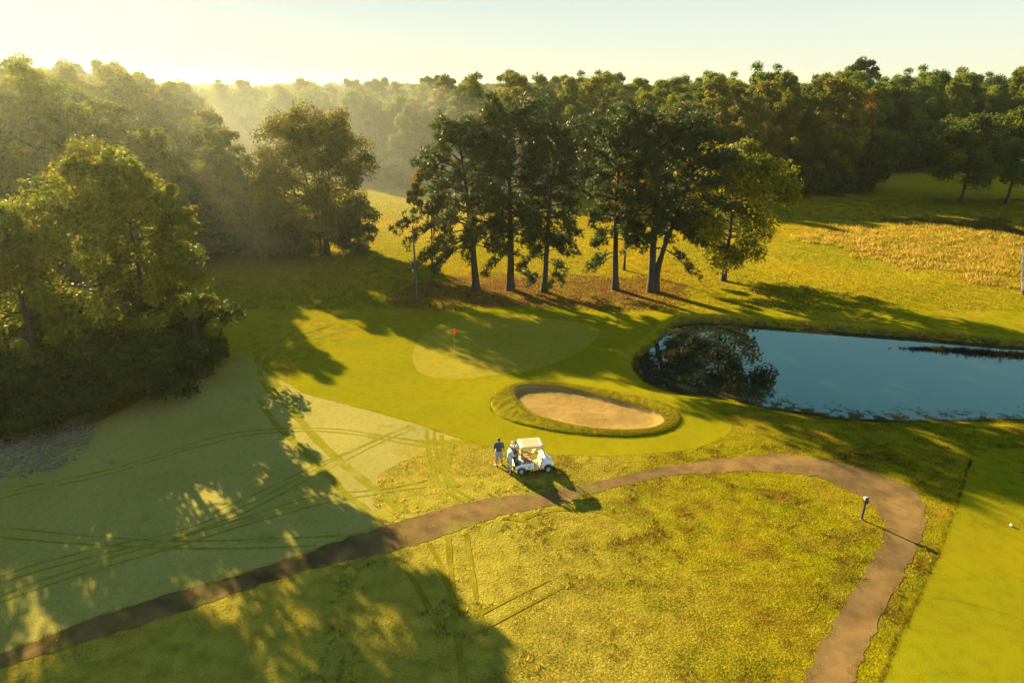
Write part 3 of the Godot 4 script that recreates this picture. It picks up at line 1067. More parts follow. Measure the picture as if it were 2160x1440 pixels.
func plant_single_trees() -> void:
	var b := plain(Color(0.034, 0.025, 0.018), 0.95)
	b.albedo_texture = M.bark.albedo_texture
	b.uv1_triplanar = true
	b.uv1_scale = Vector3(1.6, 0.5, 1.6)
	b.heightmap_enabled = true
	b.heightmap_texture = M.bark.heightmap_texture
	b.heightmap_scale = 5.0
	M.bark_tree = b
	# the row of pines behind the green
	var g := "tall dark pines in a row behind the green"
	tree("pine_tree", "leftmost pine of the row, with long limbs drooping to the ground on its left", "pine tree",
		pine(101, 17.6, 0.42, Vector3(-1.3, 0, 0), 62, [[0.30, 4.2], [0.5, 5.2], [0.75, 4.4], [0.92, 2.6], [1.0, 0.8]],
		[[8.6, PI - 0.3, 7.6, 1.6], [7.2, PI + 0.25, 7.0, 2.6], [6.0, PI - 0.1, 6.2, 3.4], [5.0, PI + 0.5, 5.0, 3.6], [5.6, PI - 0.6, 4.6, 3.2], [7.6, 0.1, 4.2, 1.8], [6.0, 1.6, 3.4, 2.0], [9.0, PI + 0.8, 6.0, 1.2]]), M.needle, Vector2(-3.9, -75.0), 0.0, g)
	tree("pine_tree", "tallest pine of the row, second from the left, rising into the skyline", "pine tree",
		pine(102, 19.0, 0.44, Vector3(0.1, 0, 0), 74, [[0.30, 3.6], [0.5, 4.2], [0.7, 4.3], [0.9, 3.4], [1.0, 1.2]],
		[[7.4, 0.3, 5.0, 1.5], [5.6, -0.4, 3.4, 2.2], [4.6, 2.6, 3.0, 2.6], [3.4, 0.4, 2.2, 1.8], [6.6, PI, 4.2, 2.0]]), M.needle, Vector2(-0.2, -75.2), 0.0, g)
	tree("pine_tree", "slim pine third from the left with leafy growth low on its trunk", "pine tree",
		pine(103, 17.3, 0.34, Vector3(1.0, 0, 0), 54, [[0.26, 2.7], [0.5, 3.1], [0.75, 3.0], [0.92, 2.0], [1.0, 0.8]],
		[[7.6, -0.2, 3.0, 1.4], [6.2, 0.3, 2.8, 1.6], [4.8, 2.9, 2.6, 2.0], [2.8, 0.6, 1.6, 1.2], [2.2, 3.0, 1.6, 1.2], [1.6, 1.4, 1.3, 0.8], [3.6, -0.6, 2.2, 1.6]]), M.needle, Vector2(3.45, -74.5), 0.0, g)
	tree("pine_tree", "fourth pine from the left, straight trunk with one low tuft hanging on its left", "pine tree",
		pine(104, 18.2, 0.38, Vector3(-0.6, 0, 0), 64, [[0.30, 2.8], [0.5, 3.4], [0.75, 3.5], [0.92, 2.6], [1.0, 1.0]],
		[[4.4, 3.0, 2.6, 1.9], [4.0, 3.3, 2.2, 2.0], [6.8, 2.7, 2.4, 1.4], [7.2, 0.2, 3.6, 1.6]]), M.needle, Vector2(11.4, -75.6), 0.0, g)
	tree("pine_tree", "rightmost pine of the row, on two trunks that part near the ground", "pine tree",
		pine(105, 17.9, 0.46, Vector3(-0.4, 0, 0), 92, [[0.36, 3.2], [0.55, 4.4], [0.78, 4.4], [0.92, 3.2], [1.0, 1.2]],
		[[5.0, 0.4, 4.4, 2.6], [8.4, 0.0, 5.2, 1.2], [7.4, 0.3, 5.0, 1.9], [6.4, 2.8, 3.0, 1.6]], 3.2), M.needle, Vector2(15.4, -74.9), 0.0, g)
	tree("broadleaf_tree", "yellow-green broadleaf tree at the right end of the pine row above the pond", "tree",
		broadleaf(110, 15.6, 6.0, 1.8, 96, 280, 0.22, 0.30, [Color(0.215, 0.180, 0.012), Color(0.160, 0.150, 0.011), Color(0.115, 0.110, 0.011)], 1, 0.4), M.leaf, Vector2(24.4, -79.4))
	tree("young_tree", "small orange-leaved tree half hidden between the right-hand pines", "tree",
		broadleaf(111, 12.0, 3.0, 3.0, 30, 200, 0.2, 0.14, [Color(0.26, 0.13, 0.016), Color(0.2, 0.12, 0.016)], 1, 0.5), M.leaf, Vector2(13.6, -84.0))
	tree("young_tree", "slim orange-tinted tree behind the leftmost pine", "tree",
		broadleaf(112, 12.6, 2.6, 5.0, 22, 160, 0.2, 0.14, [Color(0.26, 0.12, 0.016), Color(0.16, 0.11, 0.016)], 1, 0.5), M.leaf, Vector2(-9.6, -83.5))
	# the clump of broad trees at the left, in the foreground
	var cl := "broad trees of the clump at the left"
	var near_tints := [Color(0.115, 0.125, 0.012), Color(0.090, 0.105, 0.011), Color(0.145, 0.130, 0.012)]
	var near_a := broadleaf(120, 17.4, 4.5, 0.4, 88, 250, 0.17, 0.36, near_tints, 1, 0.0)
	var near_b := broadleaf(121, 16.6, 3.7, 0.3, 78, 240, 0.17, 0.34, near_tints, 1, 0.1)
	var near_c := broadleaf(123, 14.2, 2.0, 0.6, 46, 230, 0.17, 0.28, near_tints, 1, 0.1)
	tree("oak_tree", "tallest rounded tree of the left clump, with a flat two-lobed top", "tree", near_a, M.leaf, Vector2(-29.4, -48.8), 0.4, cl)
	tree("oak_tree", "second rounded tree of the left clump, just right of the tallest", "tree", near_b, M.leaf, Vector2(-27.2, -50.4), 1.9, cl, 1.02)
	tree("oak_tree", "narrow-topped tree at the right end of the left clump", "tree", near_c, M.leaf, Vector2(-24.0, -50.8), 3.4, cl, 1.0)
	tree("oak_tree", "lower tree at the left edge of the picture, in front of the clump", "tree", near_b, M.leaf, Vector2(-32.6, -45.5), 4.2, cl, 0.86)
	tree("oak_tree", "broad tree half cut off by the left edge of the picture", "tree", near_a, M.leaf, Vector2(-37.2, -47.5), 2.2, cl, 0.95)
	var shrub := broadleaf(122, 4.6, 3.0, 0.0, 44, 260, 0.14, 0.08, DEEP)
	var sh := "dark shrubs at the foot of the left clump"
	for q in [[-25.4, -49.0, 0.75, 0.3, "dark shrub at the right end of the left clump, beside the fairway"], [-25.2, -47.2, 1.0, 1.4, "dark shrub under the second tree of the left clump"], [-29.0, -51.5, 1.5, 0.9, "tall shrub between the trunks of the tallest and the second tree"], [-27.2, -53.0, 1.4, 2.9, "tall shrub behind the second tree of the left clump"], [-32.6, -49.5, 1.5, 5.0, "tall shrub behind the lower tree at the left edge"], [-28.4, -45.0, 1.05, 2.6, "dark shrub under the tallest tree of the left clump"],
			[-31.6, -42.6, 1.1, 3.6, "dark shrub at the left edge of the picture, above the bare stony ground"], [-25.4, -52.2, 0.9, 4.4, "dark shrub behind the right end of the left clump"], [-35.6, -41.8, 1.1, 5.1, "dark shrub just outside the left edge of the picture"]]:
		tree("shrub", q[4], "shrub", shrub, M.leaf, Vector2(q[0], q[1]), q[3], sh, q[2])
	# the edge tree of the left wood
	tree("broadleaf_tree", "golden-olive tree on several trunks at the end of the left wood", "tree",
		broadleaf(130, 18.6, 7.0, 0.8, 150, 300, 0.21, 0.34, [Color(0.125, 0.100, 0.016), Color(0.100, 0.088, 0.015), Color(0.075, 0.075, 0.013)], 3, 0.5), M.leaf, Vector2(-24.6, -92.0))
	tree("shrub", "low rounded shrub under the golden-olive edge tree", "shrub", shrub, M.leaf, Vector2(-20.9, -92.5), 0.8, "", 1.0)
	tree("shrub", "second shrub left of the trunks of the golden-olive tree", "shrub", shrub, M.leaf, Vector2(-28.6, -89.5), 2.2, "", 1.2)
	# three shade trees at the far right
	var far_a := broadleaf(140, 15.4, 7.2, 3.6, 84, 190, 0.30, 0.34, DEEP + OLIVE, 1, 0.3)
	tree("shade_tree", "spreading dark tree on a clear trunk, leftmost of those at the far right", "tree", far_a, M.leaf, Vector2(85.1, -135.5), 0.0, "spreading trees at the far right")
	tree("shade_tree", "tree with a bright green top, second from the right edge", "tree", broadleaf(141, 17.6, 5.6, 3.2, 70, 190, 0.30, 0.30, FRESH + DEEP, 1, 0.3), M.leaf, Vector2(92.6, -133.8), 0.0, "spreading trees at the far right")
	tree("shade_tree", "tree cut by the right edge of the picture, with a leaning trunk", "tree", far_a, M.leaf, Vector2(99.0, -134.5), 2.0, "spreading trees at the far right", 1.1)
	tree("shade_tree", "small dark tree with a bare trunk before the right wood", "tree", far_a, M.leaf, Vector2(73.5, -149.0), 4.0, "", 0.8)

const ONES := ["", "first", "second", "third", "fourth", "fifth", "sixth", "seventh", "eighth", "ninth", "tenth", "eleventh", "twelfth", "thirteenth", "fourteenth", "fifteenth", "sixteenth", "seventeenth", "eighteenth", "nineteenth"]
func ordinal(n: int) -> String:
	if n < 20:
		return ONES[n]
	var tens: String = ["twent", "thirt", "fort", "fift", "sixt", "sevent", "eight", "ninet"][n / 10 - 2]
	return tens + ("ieth" if n % 10 == 0 else "y-" + ONES[n % 10])

func plant_woods() -> void:
	# the trees of the woods, each one placed; a few shapes serve for all
	var palettes := [OLIVE, GOLD, RUST, DEEP, FRESH]
	var words := ["olive-green", "golden", "rusty orange", "dark green", "light green"]
	var made := []                  # made[palette][shape]
	for p in 5:
		var row := []
		for k in 3:
			var tall: float = [21.5, 20.0, 22.5][k]
			row.push_back(broadleaf(200 + p * 10 + k, tall, [5.0, 5.6, 4.4][k], [2.2, 2.8, 3.6][k], [62, 70, 56][k], 210, 0.27, 0.27, palettes[p], 1, 0.2, k < 2))
		made.push_back(row)
	rng.seed = 77
	var heart := []                 # places of the trees deep inside the woods, which read as one mass
	for k in 15:
		heart.push_back([])
	var woods := [[LEFT_WOOD, "left wood", 0, 8.0], [MID_WOOD, "middle wood", 1, 8.6], [RIGHT_WOOD, "far right wood", 2, 9.6]]
	for w in woods:
		var outline: PackedVector2Array = w[0]
		var box := Rect2(outline[0], Vector2.ZERO)
		for p in outline:
			box = box.expand(p)
		var step: float = w[3]
		var rows := [[], [], []]
		var z := box.position.y
		var odd := false
		while z < box.end.y:
			var x := box.position.x + (step / 2.0 if odd else 0.0)
			while x < box.end.x:
				var p := Vector2(x + rng.randf_range(-2.2, 2.2), z + rng.randf_range(-2.2, 2.2))
				var pick := rng.randf()
				var tint := rng.randf()
				var size := rng.randf_range(0.84, 1.10)
				var turn := rng.randf() * TAU
				x += step
				if not Geometry2D.is_point_in_polygon(p, outline):
					continue
				var deep := -from_edge(p, outline)
				var bearing := p.x / -p.y
				if bearing < -1.0 or bearing > 0.80 or (bearing < -0.82 and p.y < -100.0):
					continue
				# keep the front belt whole; behind it only what rises into the skyline
				var front := deep < 10.0
				var r := p.length()
				if not front and deep > 30.0 and r < 175.0 and w[2] == 1:
					continue
				var kind := 0
				if w[2] == 0:
					kind = 1 if tint < 0.36 else 0 if tint < 0.85 else 3
				elif w[2] == 1:
					kind = 4 if tint < 0.34 else 3 if tint < 0.46 else 0 if tint < 0.78 else 1
					if bearing > 0.27:
						kind = 2 if tint < 0.14 else 1 if tint < 0.58 else 0 if tint < 0.74 else 4
				else:
					kind = 3 if tint < 0.22 else 4 if tint < 0.62 else 0
				if w[2] == 0:
					size *= lerpf(0.72, 1.08, smoothstep(4.0, 26.0, deep + maxf(0.0, -p.y - 95.0) * 0.25) * (0.94 if p.y > -130.0 else 0.88))
				if w[2] == 1:
					size *= lerpf(0.90, 0.96, smoothstep(-0.15, 0.1, bearing)) * (1.0 + 0.12 * rough_noise.get_noise_2d(p.x * 0.4, p.y * 0.4))
				if w[2] == 2:
					size *= 1.03 + 0.1 * rough_noise.get_noise_2d(p.x * 0.4, p.y * 0.4)
				rows[0 if front else 1 if deep < 19.0 else 2].push_back([bearing, p, kind, int(pick * 3.0) % 3, size, turn])
			z += step * 0.87
			odd = not odd
		for q in rows[2]:
			heart[q[2] * 3 + q[3]].push_back(Transform3D(Basis(Vector3.UP, q[5]).scaled(Vector3.ONE * q[4]), Vector3(q[1].x, on_ground(q[1].x, q[1].y), q[1].y)))
		for k in 2:
			rows[k].sort_custom(func(a, c): return a[0] < c[0])
			var counts := {}
			for q in rows[k]:
				counts[q[2]] = counts.get(q[2], 0) + 1
				var kind: int = q[2]
				var place: String = ["edging the ", "set back in the "][k] + w[1]
				var label := "%s %s tree from left %s" % [ordinal(counts[kind]), words[kind], place]
				tree("forest_tree", label, "tree", made[kind][q[3]], M.leaf, q[1], q[5], "trees of the " + w[1], q[4])
	for k in 15:
		if heart[k]:
			stuff(scatter("wood_interior", made[k / 3][k % 3][1], heart[k], M.leaf), "massed %s crowns deep inside the woods" % words[k / 3], "forest")
	# low growth that closes the foot of the woods
	var under := broadleaf(260, 5.5, 3.4, 0.0, 34, 90, 0.30, 0.08, DEEP, 1, 0.0, false)
	var count := 0
	for w in woods:
		var outline: PackedVector2Array = w[0]
		var line := []
		for i in outline.size():
			var a := outline[i]
			var b := outline[(i + 1) % outline.size()]
			var n := maxi(1, int(a.distance_to(b) / 5.5))
			for s in n:
				var p := a.lerp(b, (s + 0.5) / n)
				var bearing := p.x / -p.y
				if bearing > -0.74 and bearing < 0.76 and p.y > -185.0 and not (w[2] == 0 and p.x < -62.0):
					line.push_back([bearing, p])
		line.sort_custom(func(a, c): return a[0] < c[0])
		for q in line.size():
			var p: Vector2 = line[q][1] + Vector2(rng.randf_range(-1, 1), rng.randf_range(-1.5, 1))
			tree("undergrowth_bush", "dark bush, %s from the left at the foot of the %s" % [ordinal(q + 1), w[1]], "bush", under, M.leaf, p, rng.randf() * TAU, "bushes at the foot of the " + w[1], rng.randf_range(0.8, 1.35))
	# the far woods, one mass to the eye
	var far_tree: ArrayMesh = broadleaf(270, 19.0, 5.6, 2.0, 40, 50, 0.7, 0.3, [Color(0.06, 0.07, 0.014), Color(0.05, 0.06, 0.013), Color(0.08, 0.075, 0.015)], 1, 0.0, false)[1]
	var places := []
	for k in 4200:
		var bearing := rng.randf_range(-0.95, 0.9)
		var z := -lerpf(236.0, 720.0, pow(rng.randf(), 1.4))
		var p := Vector2(bearing * -z, z)
		var t := Transform3D(Basis(Vector3.UP, rng.randf() * TAU).scaled(Vector3.ONE * rng.randf_range(0.66, 0.96)), Vector3(p.x, on_ground(p.x, p.y), p.y))
		places.push_back(t)
	stuff(scatter("distant_forest", far_tree, places, M.leaf), "far forest that closes the horizon", "forest")

func scatter(called: String, mesh: Mesh, places: Array, mat: Material, tints: Array = []) -> MultiMeshInstance3D:
	var mm := MultiMesh.new()
	mm.transform_format = MultiMesh.TRANSFORM_3D
	mm.use_colors = not tints.is_empty()
	mm.mesh = mesh
	mm.instance_count = places.size()
	for i in places.size():
		mm.set_instance_transform(i, places[i])
		if tints:
			mm.set_instance_color(i, tints[i])
	var o := MultiMeshInstance3D.new()
	o.name = numbered(called)
	o.multimesh = mm
	o.material_override = mat
	add_child(o, true)
	return o

# ---------------------------------------------------------------- grass that stands up

func tuft(seed_: int, blades: int, spread: float, height: float, width: float) -> ArrayMesh:
	rng.seed = seed_
	var s := Shape.new()
	for k in blades:
		var a := rng.randf() * TAU
		var at := Vector3(cos(a), 0, sin(a)) * spread * sqrt(rng.randf())
		var lean := Vector3(rng.randf_range(-1, 1), 0, rng.randf_range(-1, 1)) * 0.6
		var h := height * rng.randf_range(0.5, 1.15)
		var side := Vector3(rng.randf_range(-1, 1), 0, rng.randf_range(-1, 1)).normalized() * width
		var tip := at + Vector3(lean.x, 1, lean.z) * h
		var n := ((tip - at).cross(side).normalized() + Vector3.UP * 0.8).normalized()
		var col := tone(Color.WHITE, rng.randf_range(0.7, 1.2))
		s.v.append_array([at - side, tip, at + side])
		s.n.append_array([n, n, n])
		s.c.append_array([col, col, col])
	return s.mesh()

func inside_any(p: Vector2, outlines: Array) -> bool:
	for o in outlines:
		if Geometry2D.is_point_in_polygon(p, o):
			return true
	return false

func grow(called: String, label: String, mesh: Mesh, box: Rect2, number: int, keep: Callable, low: float, high: float, tint: Callable) -> void:
	var places := []
	var tints := []
	for k in number:
		var p := Vector2(rng.randf_range(box.position.x, box.end.x), rng.randf_range(box.position.y, box.end.y))
		if absf(p.x) > -p.y * 0.76 + 3.0 or not keep.call(p):
			continue
		var s := rng.randf_range(low, high)
		places.push_back(Transform3D(Basis(Vector3.UP, rng.randf() * TAU).scaled(Vector3(s, s * rng.randf_range(0.7, 1.3), s)), Vector3(p.x, on_ground(p.x, p.y) - 0.01, p.y)))
		tints.push_back(tone(tint.call(p.x, p.y), rng.randf_range(1.85, 2.5)))
	stuff(scatter(called, mesh, places, M.blade, tints), label, "grass")

func scatter_grass() -> void:
	var way := PATH_A.duplicate()
	var back := PATH_B.duplicate()
	back.reverse()
	way.append_array(back)
	var mown := [FAIRWAY, APRON, TEE, Geometry2D.offset_polygon(way, -0.12)[0], RIM, POND]
	var t := tuft(300, 18, 0.30, 0.058, 0.012)
	rng.seed = 31
	grow("rough_grass", "tufted rough grass either side of the cart path", t, Rect2(-30, -46, 66, 29), 60000, func(p): return (not inside_any(p, mown) or p.x > -10.5 and p.y < -31.0 and p.y > -40.6 and rng.randf() < 0.5 * smoothstep(2.8, 0.0, -3.6 - p.x - 0.32 * (-38.0 - p.y) + 5.0 * rough_noise.get_noise_2d(p.x + 90.0, p.y)) and not inside_any(p, [APRON, way]) or p.x < 0.5 and rng.randf() < 0.35 and fine_noise.get_noise_2d(p.x, p.y) + rough_noise.get_noise_2d(p.x * 1.5, p.y * 1.5) > 0.1 and inside_any(p, [way])) and not inside_any(p, tracks_laid) and (p.y < -36.0 or p.x > 3.0 * rough_noise.get_noise_2d(p.x, p.y) or rng.randf() < 0.14), 0.6, 1.3, grass_colour)
	# shaggier, browner clumps
	var big := tuft(301, 22, 0.22, 0.11, 0.014)
	rng.seed = 32
	grow("rough_clumps", "thicker tussocks in the foreground rough", big, Rect2(-8, -40, 40, 23), 4500, func(p): return fine_noise.get_noise_2d(p.x, p.y) + rough_noise.get_noise_2d(p.x, p.y) > 0.12 and not inside_any(p, mown), 0.6, 1.2, grass_colour)
	# the uncut lip along the left edge of the tee
	var edge_places := []
	var edge_tints := []
	rng.seed = 40
	for k in 800:
		var q := 0.6 + rng.randf() * 5.4
		var p := TEE[int(q)].lerp(TEE[int(q) + 1], q - int(q)) + Vector2(rng.randf_range(-0.14, 0.0), rng.randf_range(-0.05, 0.05))
		edge_places.push_back(Transform3D(Basis(Vector3.UP, rng.randf() * TAU).scaled(Vector3(0.4, rng.randf_range(0.6, 1.15), 0.4)), Vector3(p.x, on_ground(p.x, p.y) - 0.01, p.y)))
		edge_tints.push_back(tone(Color(0.165, 0.135, 0.010), rng.randf_range(1.0, 1.9)))
	stuff(scatter("tee_edge_grass", t, edge_places, M.blade, edge_tints), "uncut lip of grass along the left edge of the tee", "grass")
	var meadow := tuft(302, 16, 0.5, 0.11, 0.026)
	rng.seed = 33
	grow("meadow_grass", "yellow meadow grass between the pond and the woods", meadow, Rect2(-45, -140, 150, 72), 42000, func(p): return not inside_any(p, [APRON, POND, FAIRWAY, LEFT_WOOD, MID_WOOD]), 0.7, 1.4, grass_colour)
	var tall := tuft(303, 20, 0.5, 0.42, 0.03)
	rng.seed = 34
	grow("tall_grass", "tawny unmown grass in the right-hand meadow", tall, Rect2(40, -118, 45, 42), 6500, func(p): return from_edge(p, TALL_GRASS) + 5.0 * rough_noise.get_noise_2d(p.x, p.y) < 0.0, 0.6, 1.35, func(x, z): return Color(0.25, 0.165, 0.030).lerp(Color(0.19, 0.16, 0.012), clampf(0.3 + 2.0 * rough_noise.get_noise_2d(x * 2.0, z * 2.0), 0.0, 1.0)))
	# the shaggy rim of the bunker
	var places := []
	var tints := []
	rng.seed = 35
	for k in 9000:
		var i := rng.randi() % (rim_spots.size() - 221)
		var p: Vector3 = rim_spots[i].lerp(rim_spots[i + 220 if rim_spots[i].distance_to(rim_spots[i + 220]) < 1.0 else i], rng.randf()) + Vector3(rng.randf_range(-0.1, 0.1), -0.02, rng.randf_range(-0.1, 0.1))
		places.push_back(Transform3D(Basis(Vector3.UP, rng.randf() * TAU).scaled(Vector3.ONE * rng.randf_range(0.5, 1.0)), p))
		tints.push_back(tone(Color(0.185, 0.160, 0.010), rng.randf_range(1.6, 2.4)))
	stuff(scatter("rim_grass", t, places, M.blade, tints), "shaggy grass on the bunker rim", "grass")
	# reeds and floating weed on the pond
	rng.seed = 36
	places = []
	tints = []
	var reed := tuft(304, 9, 0.12, 0.22, 0.012)
	for k in 1500:
		var q := rng.randf()
		var p := Vector2(lerpf(36.0, 48.0, q), lerpf(-59.0, -56.2, q)) + Vector2(rng.randfn() * 0.9, rng.randfn() * 0.42 * minf(1.0, q * 4.0))
		if Geometry2D.is_point_in_polygon(p, POND):
			places.push_back(Transform3D(Basis(Vector3.UP, rng.randf() * TAU).scaled(Vector3.ONE * rng.randf_range(0.6, 1.4)), Vector3(p.x, WATER_LEVEL - 0.02, p.y)))
			tints.push_back(tone(Color(0.10, 0.075, 0.025), rng.randf_range(0.6, 1.3)))
	stuff(scatter("reeds", reed, places, M.blade, tints), "brown reeds in a long patch on the pond", "reeds")
	places = []
	tints = []
	for k in 16000:
		var i := rng.randi() % POND.size()
		var a := POND[i]
		var b := POND[(i + 1) % POND.size()]
		var p := a.lerp(b, rng.randf())
		if p.y < -52.5 and rng.randf() < 0.86 or p.x < 15.0:
			continue
		var inward := (b - a).orthogonal().normalized()
		if not Geometry2D.is_point_in_polygon(p + inward * 0.4, POND):
			inward = -inward
		p += inward * absf(rng.randfn()) * (0.75 if p.y > -52.5 else 0.3) * (1.0 + 0.8 * rough_noise.get_noise_2d(p.x * 2.0, p.y))
		if fine_noise.get_noise_2d(p.x * 1.5, p.y * 1.5) < -0.05:
			continue
		places.push_back(Transform3D(Basis(Vector3.UP, rng.randf() * TAU).scaled(Vector3.ONE * rng.randf_range(0.35, 0.9)), Vector3(p.x, WATER_LEVEL + 0.004, p.y)))
		tints.push_back(tone(Color(0.11, 0.085, 0.035), rng.randf_range(0.6, 1.3)))
	var s := Shape.new()
	rng.seed = 37
	for k in 5:
		var at := Vector3(rng.randf_range(-0.15, 0.15), rng.randf_range(0.0, 0.02), rng.randf_range(-0.15, 0.15))
		s.quad(at + Vector3(-0.05, 0, 0), at + Vector3(0, 0.01, 0.03), at + Vector3(0.05, 0, 0), at + Vector3(0, 0.015, -0.03))
	stuff(scatter("floating_weed", s.mesh(), places, M.blade, tints), "water weed floating along the near shore of the pond", "water weed")
	# unmown grass along the water's edge
	places = []
	tints = []
	var fringe := tuft(305, 12, 0.18, 0.14, 0.011)
	rng.seed = 39
	for k in 9000:
		var i := rng.randi() % POND.size()
		var a := POND[i]
		var b := POND[(i + 1) % POND.size()]
		var p := a.lerp(b, rng.randf()) + Vector2(rng.randf_range(-0.5, 0.5), rng.randf_range(-0.5, 0.5))
		var d := from_edge(p, POND)
		if d < -0.06 + 0.25 * fine_noise.get_noise_2d(p.x, p.y) or absf(p.x) > -p.y * 0.76 + 2.0:
			continue
		places.push_back(Transform3D(Basis(Vector3.UP, rng.randf() * TAU).scaled(Vector3.ONE * rng.randf_range(0.4, 1.1)), Vector3(p.x, on_ground(p.x, p.y) - 0.02, p.y)))
		tints.push_back(tone(Color(0.15, 0.135, 0.012).lerp(Color(0.18, 0.12, 0.020), rng.randf()), rng.randf_range(1.1, 2.2)))
	stuff(scatter("bank_grass", fringe, places, M.blade, tints), "unmown grass along the edge of the pond", "grass")
	# fallen leaves
	places = []
	tints = []
	rng.seed = 38
	var fallen := Shape.new()
	for k in 8:
		leaf(fallen, Vector3(rng.randf_range(-0.4, 0.4), 0.03, rng.randf_range(-0.4, 0.4)), (Vector3.UP + ball() * 0.5).normalized(), rng.randf_range(0.06, 0.11), Color.WHITE)
	for k in 6000:
		var p := Vector2(rng.randf_range(-16, 24), rng.randf_range(-84, -66))
		if from_edge(p, LITTER) + 3.0 * rough_noise.get_noise_2d(p.x, p.y) < 1.0 and not inside_any(p, [APRON, POND]):
			places.push_back(Transform3D(Basis(Vector3.UP, rng.randf() * TAU), Vector3(p.x, on_ground(p.x, p.y), p.y)))
			tints.push_back(tone(Color(0.24, 0.105, 0.032), rng.randf_range(0.5, 1.2)))
	for k in 1600:
		var p := Vector2(rng.randf_range(-36, -24), rng.randf_range(-45, -34))
		if from_edge(p, BARE) + 2.0 * rough_noise.get_noise_2d(p.x, p.y) < 0.0:
			places.push_back(Transform3D(Basis(Vector3.UP, rng.randf() * TAU), Vector3(p.x, on_ground(p.x, p.y), p.y)))
			tints.push_back(tone(Color(0.26, 0.22, 0.15), rng.randf_range(0.4, 1.2)))
	stuff(scatter("fallen_leaves", fallen.mesh(), places, M.blade, tints), "fallen leaves under the pines and by the left clump", "leaves")

# ---------------------------------------------------------------- the golf cart: x forward, z to its right, metres

func flat(st: Array) -> PackedVector2Array:
	return pts(st)

func wheel(parent: Node3D, at: Vector3, side: float) -> void:
	var r := 0.225
	var axis := Basis(Vector3.RIGHT, PI / 2.0 * side)        # the lathe's y points outwards
	var t := Shape.new()
	t.lathe(at, axis, pts([0.115, -0.09, 0.19, -0.10, 0.215, -0.085, r, -0.05, r, 0.05, 0.215, 0.085, 0.19, 0.10, 0.125, 0.095, 0.115, 0.07]), 28)
	for k in 22:           # the tread
		var a := TAU * k / 22
		t.box(at + Vector3(cos(a), sin(a), 0) * r, Vector3(0.025, 0.03, 0.13), 0.0, Basis(Vector3.BACK, a))
	var w := obj("wheel", t, M.rubber, parent)
	var h := Shape.new()
	h.lathe(at, axis, pts([0.0, 0.085, 0.03, 0.085, 0.035, 0.07, 0.085, 0.055, 0.105, 0.075, 0.122, 0.078, 0.118, -0.04, 0.0, -0.04]), 24)
	obj("rim", h, M.rim, w)
	var nuts := Shape.new()
	for k in 5:
		var a := TAU * k / 5
		nuts.lathe(at + Vector3(cos(a), sin(a), 0) * 0.06, axis, pts([0.0, 0.078, 0.011, 0.076, 0.012, 0.055]), 6)
	obj("wheel_nuts", nuts, M.dark_metal, w)

func arch(points: Array, at: Vector2, r: float, from: float, to: float, steps := 10) -> void:
	for k in steps + 1:
		var a := deg_to_rad(lerpf(from, to, float(k) / steps))
		points.append_array([at.x + cos(a) * r, at.y + sin(a) * r])

